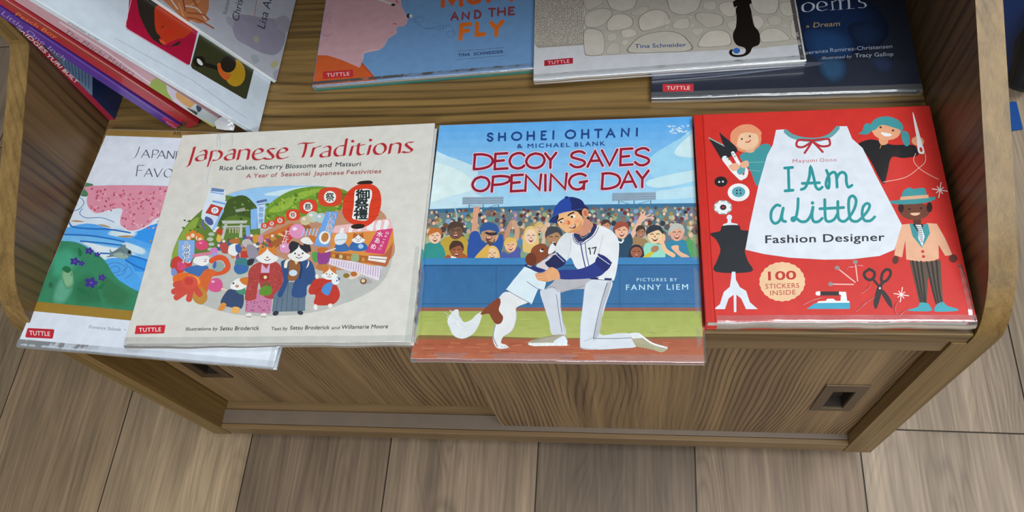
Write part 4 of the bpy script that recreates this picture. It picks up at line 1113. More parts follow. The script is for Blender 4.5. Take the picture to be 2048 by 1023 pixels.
# grown-ups, middle
A.use(470, 460, .18565)
A.poly('60,230 160,220 160,300 60,300', 'b83a32'); A.poly('10,320 130,310 140,440 20,470', '3d7a80', True); A.poly('0,380 130,385 120,450 10,460', '3a66a4', True); A.ell(130, 140, 55, 45, 'b8b4b0'); A.ell(230, 90, 40, 45, 'c8902c'); A.ell(280, 95, 30, 50, 'c288a0')
A.poly('130,160 230,190 260,330 160,330', '8f8a98', True); A.poly('140,320 210,310 190,370 140,380', '2c3038', True)
A.poly('250,640 380,600 400,760 380,900 110,880 120,740 230,700', 'bd7a9c')
rq = random.Random(5)
for k in range(26): A.ell(rq.uniform(125, 375), rq.uniform(750, 870), 9, 7, '9c4468', n=6, up=False)
A.up()
A.poly('110,750 140,560 150,440 210,370 300,340 430,340 500,400 518,530 500,620 440,720 380,740 300,700 260,560 235,690 220,745', 'a8403c', True)
for k in range(60):
    x = rq.uniform(150, 500); y = rq.uniform(390, 700)
    if 260 < x < 380 and y > 560: continue
    A.ell(x, y, 7, 7, rq.choice(['8c2e34', 'c05a52']), n=6, up=False)
A.up()
A.poly('290,360 340,420 380,350 370,460 280,460', 'c9a6c4'); A.poly('265,470 370,465 370,540 270,545', '9a3030'); A.ell(328, 508, 18, 18, 'e6d8a0'); A.poly('265,660 300,610 380,600 400,650 370,700 280,700', '5c8c2c', True); A.line('300,600 340,570 380,600', 12, '3a6a2a')
cat(350, 275, 97, 'cf7a2c', eyes=False)
for x in (150, 310): A.ell(x, 915, 34, 22, 'e4dcd4', -20); A.line([(x-30, 930), (x+25, 935)], 7, '6a5a50', False)
A.poly('420,700 560,560 640,560 760,700 755,870 400,880', '5f7384')
for q in ('470,720 440,875', '520,650 500,875', '575,580 555,875', '630,580 615,875', '690,700 680,870'): A.line(q, 5, '3c4c60', False, up=False)
A.up()
A.poly('500,340 590,330 600,480 560,600 500,720 460,690 520,560 510,440', '2c4c7e', True); A.poly('690,330 810,330 860,430 865,560 780,600 760,715 615,710 640,560 680,480', '2c4c7e', True)
A.poly('590,330 700,330 690,480 650,540 575,535 580,440', '8c5a30', True); A.ell(628, 462, 45, 34, 'c4d2e2'); A.poly('640,335 660,375 690,330', 'd8c89a'); A.line('690,330 720,400 700,520', 16, '20304e'); A.line('760,500 790,560', 5, '1e3a66')
cat(690, 250, 98, '2a2a30'); A.poly('580,170 620,120 700,150 650,180 600,220', '2a2a30', True); A.poly('740,150 800,150 820,230 770,220', '2a2a30', True)
A.poly('530,400 545,330 600,310 570,350 560,405', 'e2dccc', True); A.poly('770,410 790,340 760,315 800,340 795,380', 'e2dccc', True)
A.ell(440, 895, 34, 24, '2c3240', -20); A.ell(705, 890, 32, 22, '2c3240', 15)
A.poly('830,250 890,240 900,330 850,340', '4f9a48', True); A.poly('900,230 1020,220 1010,340 930,380 890,330', '8e3c84', True); A.poly('890,200 980,190 1000,230 920,250', 'c06a2c', True); A.line('980,235 1080,200', 16, 'e0d4c8', False)
A.poly('880,380 990,370 980,430 900,430', 'b8743a', True); A.poly('705,110 760,75 840,95 840,150 760,150', 'e4e0dc', True); A.poly('790,60 870,70 850,140 815,100', 'c2702e', True)
A.poly('795,640 850,540 930,520 1040,540 1110,620 1128,720 1050,800 860,800 870,700 810,690', 'b93426', True); A.line('870,700 900,640 960,620', 5, '8a2018')
cat(1020, 470, 72, 'c8702c'); A.poly('965,590 1050,560 1040,640 1000,705 935,660', '4d86c8', True); A.ell(1085, 550, 42, 40, 'dfe6ee'); A.ell(1100, 545, 8, 10, '3a5aa0'); A.poly('1110,510 1135,520 1120,550', '2c4c90')
A.ell(870, 830, 22, 32, 'e4dcd4'); A.ell(1028, 815, 26, 24, 'e4dcd4'); A.ell(885, 500, 20, 26, 'e4dcd4')
A.use(620, 420, .19544)
A.poly('340,660 400,640 440,670 480,630 520,660 440,710 390,700', 'd8ccc0', True); A.ell(450, 655, 34, 26, 'b2662c'); A.ell(375, 670, 34, 24, '8a6a30'); A.poly('500,700 560,690 640,740 540,750', 'a8a2a0', True); A.ell(548, 728, 34, 30, '7a4a34'); A.ell(546, 724, 20, 18, 'd8c898')
# big lantern
A.use(560, 350, .2934)
A.poly('425,230 440,150 490,90 560,60 630,65 680,110 690,200 660,290 600,345 540,350 470,320 435,280', 'd1391c', True)
for y in (120, 170, 225, 280): A.line([(432+abs(y-210)*.12, y+8), (560, y+16), (690-abs(y-190)*.2, y-6)], 3, 'b22c14')
A.poly('530,62 545,45 600,38 628,44 625,60', '2b1c14', True); A.ell(532, 350, 48, 17, '2b1c14', -4)
A.poly('510,120 530,100 615,98 628,140 610,210 605,270 590,310 500,300 497,260 505,200', 'efe9e2', True)
for k, g in enumerate('御祭禮'): A.glyph(g, 565-k*7, 135+k*66, 92, 70, '1f2c2c', .03, up=False)
A.up()
# title in broad pen
cr = 'a8222c'
for grow, c_ in ((16, 'dcb6b0'), (0, cr)):
    A.use(360, 260, .12207)
    for q in ('242,278 225,350 195,450 155,570 110,605', '330,362 400,332 436,362 425,430 418,485', '425,405 350,415 285,445 272,485 310,508 400,492', '525,345 508,440 465,602', '528,355 610,338 675,370 682,420 640,480 570,502 515,490',
              '800,345 870,318 902,345 890,420 880,478', '895,390 810,400 750,440 745,470 790,495 875,478', '985,325 970,400 948,490', '990,355 1070,318 1132,335 1128,400 1110,490',
              '1215,400 1330,375 1355,335 1300,308 1230,345 1200,420 1230,480 1310,488 1385,455', '1555,312 1480,310 1445,340 1495,395 1528,435 1510,475 1430,478 1375,462', '1605,385 1725,362 1758,325 1705,295 1635,330 1598,405 1625,465 1700,470 1780,438'):
        A.nib(q, 46 + grow, c_, 22)
    A.use(590, 255, .12207)
    for q in ('50,280 120,258 230,262 318,248', '188,265 168,380 130,492', '312,330 292,410 270,485', '310,362 370,322 430,308', '470,335 540,308 580,335 572,400 562,480', '570,392 480,405 425,445 438,480 480,486 555,470', '850,185 828,320 805,465', '828,300 740,305 670,355 655,425 700,470 800,450', '948,305 925,385 905,465', '1052,262 1035,360 1035,425 1075,452 1140,432', '1000,305 1070,295 1145,282', '1238,290 1218,370 1195,450',
              '1400,265 1330,300 1300,370 1330,430 1410,438 1478,380 1480,310 1440,270 1395,266', '1580,268 1562,350 1545,432', '1585,300 1655,258 1725,275 1722,340 1708,425', '1938,245 1850,250 1822,285 1875,335 1918,370 1890,405 1810,412 1765,398'):
        A.nib(q, 46 + grow, c_, 22)
    A.ell(948, 228, 25 + grow/2, 19 + grow/2, c_, up=False); A.ell(1240, 210, 25 + grow/2, 19 + grow/2, c_, up=False)
    A.up()
A.use(240, 230, .4790)
gk = '2f3d40'
A.text('Rice Cakes,', (416, 232), (572, 227), 19, gk, .15); A.text('Cherry', (584, 227), (682, 224), 19, gk, .15); A.text('Blossoms', (692, 224), (820, 219), 19, gk, .15); A.text('and', (832, 219), (886, 217), 19, gk, .15); A.text('Matsuri', (900, 216), (1008, 213), 19, gk, .15)
rd = 'a8525a'
A.text('A Year of', (526, 264), (660, 258), 18, rd, .15); A.text('Seasonal', (672, 257), (796, 253), 18, rd, .15); A.text('Japanese', (808, 253), (936, 249), 18, rd, .15); A.text('Festivities', (946, 248), (1092, 243), 18, rd, .15)
A.text('Illustrations by', (275, 900), (410, 898), 14, '4a4a4c', .2); A.text('Setsu Broderick', (418, 899), (582, 897), 17, '3a3a3c', .2)
A.text('Text by', (634, 899), (702, 897), 14, '4a4a4c', .2); A.text('Setsu Broderick', (710, 896), (876, 894), 17, '3a3a3c', .2); A.text('and', (884, 894), (920, 893), 12, '4a4a4c', .2); A.text('Willamarie Moore', (928, 893), (1120, 890), 17, '3a3a3c', .2)
tuttle(A, 63, 880, 185, 914, 17, tilt=-3, sk=6, red='c2202c', fg='f4ecec')
b.done(); b.film(0.0, b.W, 0.009, 0.005, lift=.0016, seed=14, side=0.1, rough=1.4)
A.use(360, 260, .12207)
wrinkles(b, A, (('625,75 632,140 637,200 640,300 625,350', .0017), ('625,330 590,420 520,520 480,640 455,760 445,900', .0010), ('850,80 862,200 850,290', .0006)))

# ---- white storybook underneath
b = Book('storybook', 'white storybook with painted stream and pink blossom, partly under the cream book', flat(-0.5072, -0.0220, 0.0003, -3.97), 0.2862, 0.2707, 0.0098, 'd3dae4', group=FRONT)
A = b.top; A.use(0, 230, .5183)
A.poly('0,0 900,0 900,1023 0,1023', 'd2d9e4')
A.poly('380,30 900,70 900,95 380,78', '8d7038')
A.use(90, 350, .2836)
A.poly('200,55 1000,98 1000,1040 -60,960 -60,600', '5aa6e6')
A.poly('235,135 330,60 1000,98 1000,330 700,400 450,440 200,400 150,300', 'cdd9ea', True)
A.poly('200,55 335,62 318,110 296,150 240,136', '4a7a58', True)
for q, c_ in (('100,400 300,340 520,395 760,440 800,520 500,470 250,450', '4f9ee4'), ('60,440 250,420 480,450 700,520 740,600 560,600 380,540 200,500', '6db2ec'), ('560,400 760,350 850,330 830,480 700,470', '2f8fe2'), ('240,460 420,500 560,520 640,560 430,600 330,520', 'd5e0ee'), ('560,560 720,600 740,660 660,680 560,640', '2f8ee0'), ('420,600 560,590 640,680 720,840 620,830 480,720', '4ba0ea'), ('500,380 640,400 600,440 450,420', 'c9dcf0'), ('560,470 700,520 690,560 560,520', 'c6dbf0')):
    A.soft(q, c_, '5aa6e6', 4, .3) if c_[0] in 'cd' else A.poly(q, c_, True)
for q in ('170,330 200,365 330,378 450,382 600,405', '120,418 300,425 460,448 560,470', '250,465 420,480 560,498', '390,550 520,556 620,570 720,600', '570,600 640,640 700,665'): A.line(q, 11, '2468b4')
for q in ('265,235 245,270 290,300 400,300 490,332', '185,255 240,240 275,195 250,160 215,170 195,205 230,210', '460,660 490,640 525,655 520,680 470,690', '430,640 490,615 560,640 560,690 500,710', '590,640 615,690 560,730', '540,680 580,650 570,620'): A.line(q, 5, '4a78b0')
A.poly('330,75 1000,95 1000,280 800,300 735,345 650,385 590,388 540,360 530,310 545,240 470,240 370,268 315,240 295,190 305,130', 'd28a9e', True)
rp = random.Random(8)
for k in range(150):
    x = rp.uniform(315, 860); y = rp.uniform(95, 375)
    if y > 255 and x < 545: continue
    A.ell(x, y, 10, 6, rp.choice(['a8405c', 'c0657e', 'dea4b2', 'b85470']), rp.uniform(0, 180), 8, up=False)
A.up()
A.line('545,365 590,394 660,388 740,348 810,300', 10, 'd4dce8')
A.poly('-60,620 60,480 150,465 240,480 330,530 420,600 500,720 600,790 700,850 700,960 -60,930', '33805c', True)
for q, c_ in (('60,560 160,520 240,600 160,700 60,700', '3f9a78'), ('200,780 300,700 400,760 420,900 220,910', '2a6e4a'), ('380,700 470,740 600,840 560,930 420,900', '2f7048'), ('90,760 150,700 190,800 130,900 60,880', '5aa084'), ('120,690 180,660 200,760 150,790', '7fae86')): A.soft(q, c_, '33805c', 5, .5)
for x, y, r in ((210, 608, 34), (258, 622, 22), (312, 535, 30), (368, 560, 22), (325, 758, 46), (402, 722, 28)):
    for k in range(5): A.ell(x + r*.55*math.cos(k*1.257), y + r*.42*math.sin(k*1.257), r*.5, r*.34, '3c2f86', k*72, 10, up=False)
    A.up(); A.ell(x, y, r*.22, r*.16, '6a58a8')
for q in ('120,660 150,640 185,665 160,690', '225,800 265,795 305,830 260,840', '365,800 420,760 400,800', '235,510 265,550 240,575'): A.poly(q, '1f6a44', True)
A.line('300,860 325,800', 4, '1f5a3c'); A.line('180,690 185,712', 4, '1f5a3c')
A.poly('455,520 475,540 510,520 545,495 568,490 572,510 600,530 612,555 590,580 545,592 490,575 430,580 460,560', '6a7f84', True); A.poly('480,560 540,545 590,575 545,590', '93a79c', True); A.ell(596, 542, 12, 14, '20282c'); A.line('480,545 540,525 560,570', 3, '46585c')
for q in ('180,322 225,318 275,328 225,330', '370,348 420,350 465,372 420,362', '510,430 570,440 630,432 580,425', '735,455 760,465 740,470'): A.poly(q, 'a8845a', True)
A.glyph('春', 42, 775, 36, 44, '2a4a3c', .0)
A.use(0, 230, .5183)
A.poly('90,714 900,792 900,830 90,752', '96752c')
for ch, x0, x1, y0, y1 in (('J', 510, 538, 122, 160), ('A', 545, 577, 134, 165), ('P', 586, 608, 134, 166), ('A', 606, 638, 137, 168), ('N', 644, 672, 138, 169), ('E', 678, 698, 140, 171)):
    A.cap(ch, x0, x1, y0, y1, 4.6, '5a5e66', 'nib', .1)
for ch, x0, x1, y0, y1 in (('F', 526, 556, 194, 236), ('A', 556, 588, 206, 238), ('V', 592, 624, 206, 239), ('O', 632, 664, 207, 240)):
    A.cap(ch, x0, x1, y0, y1, 4.6, '5a5e66', 'nib', .1)
A.up()
A.use(200, 180, .20508); A.text('AN', (712, 437), (785, 441), 38, '4a3a1c', weight=.01, space=1.1)
A.use(0, 230, .5183)
A.text('Florence Sakade  •', (342, 822), (484, 834), 13, '8a8e96', .2)
A.poly('110,821 207,826 210,830 204,860 200,862 101,857 98,853 106,824', 'b4202e'); A.text('TUTTLE', (113, 848), (193, 852), 18, 'e8d6d8', weight=.015, space=1.1, shear=-.1)
b.done(); b.film(0.0, b.W, 0.006, 0.003, seed=23, side=0.14)
# ---- second row
b = Book('picture_book', 'blue picture book with a large pink face in profile and orange lettering', flat(-0.2443, 0.2990, 0.0003, 2.9), 0.2600, 0.2600, 0.0095, '6f95c4', back='2f7a72', group=BACKR)
A = b.top; A.use(620, 0, .18576)
A.poly('-200,-2000 2600,-2000 2600,1200 -200,1200', '6a92bf')
A.poly('-300,-1500 900,-1500 1000,-200 975,-40 985,60 1030,150 1055,200 1040,260 1000,285 945,285 930,320 940,350 890,385 845,415 825,450 790,510 720,545 580,575 560,680 540,730 340,690 200,600 -300,590', 'c29aa2')
A.poly('-200,590 190,596 330,640 535,728 560,672 650,770 740,880 760,1000 -200,1000', 'c2582c')
A.line('555,675 720,880', 8, '9c3c30', False)
A.line('570,640 590,560 760,530', 9, 'd2b4b8'); A.line('890,262 915,250 935,268', 9, 'b05050'); A.line('860,360 890,345', 6, 'b87078')
A.line('125,350 160,385 215,375 245,355', 5, '9a6f7c'); A.line('205,130 165,190 150,240', 5, '9a6f7c'); A.line('215,180 205,240 235,250', 4, '9a6f7c')
A.line('740,-5 890,45', 18, 'c9c6c6', False); A.ell(895, 52, 22, 14, '23262c'); A.line('915,-10 950,35', 9, '9c3a48', False)
A.ell(1060, 170, 20, 24, '23303a', 20); A.ell(1085, 172, 18, 20, 'c9c8b8', -15)
for q in ('1110,225 1150,190 1200,185 1230,210 1190,240 1130,235 1180,270 1240,300 1300,310 1390,310 1480,290',):
    ps = smooth(P(q), n=6)
    for i in range(0, len(ps) - 1, 2): A.line([ps[i], ps[i+1]], 6, '3a4a66', False, up=False)
A.up()
A.use(860, 0, .12709)
ps = smooth(P('-80,455 60,430 200,400 300,405 370,470 385,540 340,590 280,570 265,520 320,490 380,500'), n=5)
for i in range(0, len(ps) - 1, 2): A.line([ps[i], ps[i+1]], 9, '45567c', False, up=False)
A.up()
orr = 'cf6a24'
for ch, x0, x1, y0, y1, w_ in (('M', 200, 490, -120, 90, 72), ('O', 590, 800, -130, 45, 66), ('M', 920, 1280, -150, 10, 72)): A.cap(ch, x0, x1, y0, y1, w_, 'c45a2a', tilt=.05)
for ch, x0, x1, y0, y1 in (('A', 335, 440, 200, 312), ('N', 510, 615, 200, 300), ('D', 705, 795, 170, 285), ('T', 930, 1025, 140, 255), ('H', 1070, 1180, 130, 240), ('E', 1240, 1325, 120, 228)): A.cap(ch, x0, x1, y0, y1, 33, '83404a', tilt=.03)
for ch, x0, x1, y0, y1 in (('F', 480, 640, 395, 610), ('L', 735, 860, 370, 550), ('Y', 960, 1140, 360, 560)): A.cap(ch, x0, x1, y0, y1, 66, orr, tilt=.12)
A.up()
A.text('TINA', (445, 892), (632, 878), 50, '1f2a52', weight=.02, space=1.15); A.text('SCHNEIDER', (690, 872), (1155, 834), 50, '1f2a52', weight=.02, space=1.1)
A.line('440,800 800,778 1170,745', 7, '5a6488'); A.line('430,938 800,905 1160,872', 7, '5a6488')
A.use(620, 0, .18576)
tuttle(A, 140, 770, 465, 850, 40, tilt=-22, sk=-2, red='b83034', fg='e8c8c4')
b.done(); b.film(0.0, b.W, 0.006, 0.002, seed=31)

b = Book('storybook', 'dark blue storybook with white lettering, lying beside the right side panel', flat(0.1438, 0.2648, 0.0003, -.5), 0.2712, 0.2700, 0.0095, '20242e', group=BACKR)
A = b.top; A.use(1580, 0, .21505)
A.poly('-2000,-2000 2000,-2000 2000,1400 -2000,1400', '262b39')
A.grad('-400,-400 1300,-400 1300,560 -400,560', '070b14', '222834', 10)  # dark blue print; the shade at the back is painted into this blend
for q, c_, b_ in (('120,40 600,20 820,250 700,420 300,460 140,380', '14284a', '0d1626'), ('180,330 300,290 480,320 540,420 500,500 260,520', '1d3d66', '16294a'), ('280,560 400,540 500,590 490,700 400,745 310,680', '2c4c6c', '20293a'), ('770,560 880,540 950,590 920,650 830,650', '2b3450', '20293a'), ('580,250 760,230 840,330 740,410 620,380', '182844', '101c32')): A.soft(q, c_, b_, 8, .7)
A.grad('900,-400 1500,-400 1500,500 900,500', '05070c', '1a1e28', 8) if 0 else None
lt = 'b6bccb'
A.nib('165,22 120,50 125,100 175,108 215,80 215,40 165,22', 22, lt, 10); A.nib('255,68 335,55 330,25 285,15 255,45 260,85 300,100 345,85', 20, lt, 10)
for q in ('390,10 400,92', '395,20 440,0 465,10 470,88', '470,15 520,-5 545,5 550,82', '370,95 425,90', '445,90 495,86', '525,84 600,78'): A.nib(q, 14 if q.count(' ') == 1 else 20, lt, 8)
A.nib('700,-15 650,-10 645,15 690,30 705,55 680,72 635,70', 18, lt, 12); A.up()
A.text('a', (150, 258), (180, 256), 32, 'a08a62', .1); A.text('Dream', (216, 256), (466, 240), 48, 'a08a62', .15, weight=.006)
A.text('Esperanza', (80, 512), (355, 485), 34, '98a2b4'); A.text('Ramirez-Christensen', (375, 484), (952, 446), 38, '98a2b4')
A.text('illustrated by', (295, 552), (578, 536), 28, '98a2b4', .2); A.text('Tracy Gallop', (605, 534), (962, 518), 38, 'a4aec0')
A.use(1200, 0, .41406)
A.poly('235,365 990,300 990,325 235,385', '4a5060', True); A.line('250,395 600,365 980,318', 6, '6c7280'); A.line('260,372 560,345', 5, '7a808c')
tuttle(A, 303, 406, 452, 442, 18, tilt=-1, red='c0303a', fg='f0d4d2')
b.done(); b.film(0.0, b.W, 0.009, 0.004, seed=37, lift=.0016)

b = Book('picture_book', 'pale picture book with stone wall and black cat, lying on the dark blue book', flat(0.0168, 0.2872, 0.0108, 2.0), 0.2870, 0.2600, 0.0098, 'c6c6ca', group=BACKR)
A = b.top; A.use(1060, 0, .17599)
A.poly('-400,-2000 4000,-2000 4000,1300 -400,1300', 'c3c5ca')
A.poly('35,-1500 610,-1500 612,510 90,545 50,500', '9b948a')
rq = random.Random(17)
for j in range(38):
    for i in range(26):
        x = 45 + i*22 + rq.uniform(-7, 7); y = -120 + j*17.4 + rq.uniform(-6, 6)
        if y > 520 - (x-60)*.05: continue
        A.ell(x, y, rq.uniform(6, 10), rq.uniform(4.5, 7.5), rq.choice(['c2bcb0', 'bab4aa', 'cac4b8']), rq.uniform(0, 180), 7, up=False)
A.up()
A.poly('608,-1500 4000,-1500 4000,430 3040,505 2600,550 1800,590 1300,605 800,635 625,632', 'b1aca0')
ST = ['c1bbb0', 'bcb6ab', 'c6bfb3', 'b9b3a8']
def stone(q, i=0): A.poly(q, '77756e', True); c = P(q); mx = sum(p[0] for p in c)/len(c); my = sum(p[1] for p in c)/len(c); A.poly([(mx+(p[0]-mx)*.955, my+(p[1]-my)*.955) for p in c], ST[i % 4], True)
for i, q in enumerate(('620,340 790,340 840,420 850,520 820,620 650,632 615,560', '630,170 700,120 830,95 920,115 935,170 880,240 790,310 650,310 615,250', '890,230 960,170 1050,155 1140,190 1175,250 1140,310 1010,345 900,355 870,310', '610,-60 800,-60 830,20 760,80 640,115', '890,-80 1200,-80 1200,60 1120,120 1000,130 900,70',
                       '880,400 970,375 985,440 900,470', '1040,350 1140,330 1210,360 1205,405 1120,430 1045,415', '900,510 980,485 1018,520 1012,610 870,612', '1040,470 1100,455 1120,490 1070,525', '1120,600 1150,500 1260,410 1400,370 1560,355 1700,380 1790,450 1840,570 1500,598', '1230,230 1300,150 1420,110 1530,130 1580,200 1560,280 1450,320 1270,355', '1140,160 1240,90 1340,75 1330,130 1230,180')): stone(q, i)
A.use(1330, 0, .15641)
for i, q in enumerate(('50,-80 440,-80 445,70 380,150 240,195 110,170 45,90', '490,40 560,20 650,30 650,110 600,135 500,120', '690,70 760,30 860,25 900,90 900,200 800,215 710,150', '390,180 480,160 650,175 745,230 735,310 640,350 540,360 450,300 395,250', '100,310 180,250 290,235 315,290 300,350 200,375 100,350', '340,390 400,365 490,370 480,420 400,460', '430,600 440,520 520,420 640,385 760,395 830,450 840,570 650,600', '790,320 840,270 920,260 920,340 860,400', '1110,-80 1430,-80 1430,150 1300,185 1180,160 1115,90', '1470,50 1560,25 1680,60 1690,130 1610,210 1520,200 1470,130',
                       '1120,210 1200,205 1260,270 1230,350 1160,380', '1315,230 1400,200 1490,230 1480,300 1400,330 1330,310', '1210,430 1280,380 1400,360 1490,390 1580,470 1580,515 1280,545 1220,520', '1610,280 1690,220 1740,300 1770,500 1640,495 1610,400', '0,230 60,250 70,300 0,320', '1490,-60 1600,-60 1590,0 1500,20')): stone(q, i)
for x, y, r in ((350, 330, 22), (20, 350, 20), (130, 250, 12), (1310, 320, 18), (1540, 330, 24), (330, 220, 20), (1270, 330, 14)): A.ell(x, y, r*1.2, r*.8, 'bdb7ac', n=8, up=False)
A.up()
A.text('Tina Schneider', (-385, 618), (272, 598), 54, '2c4a86', weight=.01)
A.poly('870,30 900,0 910,-60 1090,-60 1100,0 1108,40 1080,65 1100,130 1115,230 1140,330 1200,410 1215,530 1190,580 1120,610 1090,670 1040,710 960,730 880,728 830,700 820,660 845,635 870,640 855,670 880,700 950,705 1010,690 1035,650 1010,610 920,580 875,510 870,430 905,350 915,230 905,130 920,80 885,95', '181311', True)
A.ell(915, 650, 44, 36, '2f62b0')
A.use(1060, 0, .17599)
tuttle(A, 163, 688, 488, 752, 38, tilt=-30, red='a41f32', fg='e8b8b8')
b.done(); b.film(0.0, b.W, 0.007, 0.0025, seed=41, side=0.2)

# ---- leaning books at the left
def stext(b, t, pl, pr, h, c, **k): b.sp.use(0, 0, 1); b.sp.text(t, pl, pr, h, c, **k)
b = Book('paperback', 'thin red spined navy book standing upright against the left side panel', leaning(-0.5009, 0.268, 0.0), 0.20, 0.1940, 0.0084, '1b3263', spine='a3263c', group=LEANG)
b.sp.use(0, 0, .26399)
stext(b, 'BRIDGES', (32, 55), (91, 108), 7.5, 'e8dcdc', weight=.02, shear=.2); stext(b, 'YURI', (93, 112), (121, 138), 7.5, 'e8dcdc', weight=.02, shear=.2); stext(b, 'BUILT', (124, 141), (153, 168), 7.5, 'e8dcdc', weight=.02, shear=.2)
A = b.top; A.use(0, 0, .26399)
A.poly('310,320 400,380 700,570 700,725 600,650 480,500', '96b4d8'); A.poly('310,320 400,380 470,430 470,480', '8c93a0')
for k in range(8): A.line([(490+k*26, 445+k*16), (505+k*24, 520+k*22)], 6, '4a70a8', False, up=False)
A.up(); b.done()
b = Book('picture_book', 'purple spined picture book leaning at the left beside the upright navy book', leaning(-0.4130, 0.2522, 21.6), 0.22, 0.2400, 0.0138, '54308a', spine='563290', group=LEANG)
b.sp.use(120, 40, .22489); b.sp.poly('900,870 980,860 1110,960 1000,965', 'b83050')
stext(b, 'Little One Inch', (2, 28), (128, 122), 9, 'a48ac0', shear=.1); stext(b, 'TUTTLE', (331, 245), (352, 258), 4, 'e0c0c8')
b.sp.use(0, 0, 1); b.sp.line([(60, 55), (345, 244)], 1.2, '8a68b8', False); b.done(); 
b = Book('picture_book', 'red spined picture book leaning between the purple and the pink spined ones', leaning(-0.3925, 0.2522, 22.2), 0.22, 0.2450, 0.0170, 'a8282c', spine='b02a38', group=LEANG)
b.sp.use(0, 0, 1); b.sp.line([(10, 2), (400, 252)], 9, 'a03a30', False); b.sp.line([(0, -8), (392, 245)], 1.6, 'e09aa0', False)
stext(b, 'Peach Boy', (30, 30), (112, 78), 8, 'd8843c', shear=.1); b.sp.ell(368, 246, 7, 4, '6a3a34', 35); b.done()
b = Book('picture_book', 'pink spined picture book with green and orange patches, leaning at the left', leaning(-0.3613, 0.2522, 24.8), 0.23, 0.2500, 0.0205, 'd2aab0', spine='d3a4ae', group=LEANG)
b.sp.use(120, 40, .22489)
b.sp.poly('860,510 950,560 960,640 1010,720 800,600', '9ab03a', True); b.sp.poly('945,570 1050,620 1400,850 1400,1000 1240,900 1010,720 955,640', 'd6cce0'); b.sp.poly('1040,640 1110,640 1205,700 1190,770 1150,780 1040,700', 'dca458', True); b.sp.poly('1150,790 1230,720 1400,830 1400,980', 'ccd8da'); b.sp.poly('1130,780 1220,820 1200,850 1140,810', '3c4a50', True); b.sp.poly('1210,770 1240,750 1260,790 1230,820', '3a4664', True); b.sp.poly('1200,850 1300,900 1400,960 1400,1000', 'd8d86a', True); b.sp.poly('1010,700 1150,800 1330,935 1334,950 1140,810', 'e8e6d8')
b.sp.line('0,20 400,270 800,560', 14, 'ecd6dc', False)
stext(b, 'The Mochi Makers', (129, 66), (266, 152), 10, '8a6a74', shear=.2, space=1.1); b.done()
bm = bmesh.new(); iv = b.M.inverted()
rim = [iv @ at(x, y, z) for x, y, z in ((429, 244, .020), (436, 237, .024), (447, 232, .026), (457, 237, .024), (464, 244, .020), (470, 252, .016), (467, 261, .014), (450, 260, .015), (433, 257, .016))]
cen = sum(rim, Vector()) / len(rim); mid_ = [cen + (q - cen)*.55 + Vector((-.0015 - .001*math.sin(3*i), 0, .0008*math.cos(2*i))) for i, q in enumerate(rim)]
va = [bm.verts.new(q) for q in rim]; vb = [bm.verts.new(q) for q in mid_]; vc = bm.verts.new(cen + Vector((-.0025, 0, 0)))
for i in range(len(rim)):
    j = (i + 1) % len(rim); bm.faces.new((va[i], va[j], vb[j], vb[i])); bm.faces.new((vb[i], vb[j], vc))
wr = link('plastic_wrap', bm, M_FOLD, smooth=True); wr.parent = b.root; wr['label'] = 'clear crumpled plastic wrap corner'
b = Book('picture_book', 'leaning white picture book with a crimson and an olive picture on its cover', leaning(-0.3068, 0.2380, 28.6), 0.23, 0.2800, 0.0066, 'c6d2de', spine='d5dee8', group=LEANG, hinge=0.0)
b.sp.use(0, 0, 1)
stext(b, 'EXTRAORDINARY', (136, 46), (172, 68), 3.2, '3a444c', weight=.01); stext(b, 'PICTURES', (175, 70), (197, 82), 3.2, '3a444c', weight=.01)
b.sp.use(380, 160, .12709)
for x, y in ((590, 556), (690, 620), (800, 685), (880, 735)): b.sp.line([(x-35, y-20), (x+35, y+22)], 13, '3a444c', False)
A = b.top; A.use(230, 0, .19549)
A.line('0,390 400,610 800,825 1200,1110 1350,1210', 4, '8a98a8', False)
A.poly('170,-300 600,-300 900,280 845,330 765,660 735,665 120,300 105,265 130,180', 'a31237')
A.line('165,0 112,230 112,280 140,305 740,662', 6, 'd8b8c4', False)
A.poly('235,-80 420,-80 560,40 460,250 470,420 540,480 660,420 650,460 560,475 460,450 360,370 270,200 240,100', '2b241e', True)
A.poly('415,70 520,60 760,240 800,290 720,380 640,400 560,430 520,450 460,430 470,380 420,320 405,200', 'b9371c', True)
A.line('470,285 500,265', 9, '5a1c14', False); A.ell(560, 330, 45, 35, 'c2301c'); A.poly('450,400 500,420 520,455 480,445', 'd0542c', True)
A.poly('862,345 1420,715 1345,1010 1320,1010 790,700 775,670', '35371f')
A.line('930,660 1060,700', 40, '1a1912', False); A.ell(862, 628, 62, 58, '1a1912'); A.poly('840,600 870,610 900,655 880,668 845,640', 'd6d8d4', True)
A.ell(1225, 745, 108, 140, 'b0881c', -8); A.poly('1045,660 1080,650 1120,740 1190,760 1140,820 1070,760', 'bd5a24', True); A.ell(1160, 655, 78, 88, '241d14', 12)
A.line('862,350 1415,715', 5, '6a7058', False); b.done()
b = Book('picture_book', 'leaning pale grey picture book with lilac and orange watercolour blots', leaning(-0.2986, 0.3140, 28.6), 0.25, 0.2800, 0.0046, 'b9bcc8', spine='dfe4ea', group=LEANG)
A = b.top; A.use(230, 0, .19549)
A.poly('400,-600 2600,-600 2600,1300 400,1300', 'b6bac6')
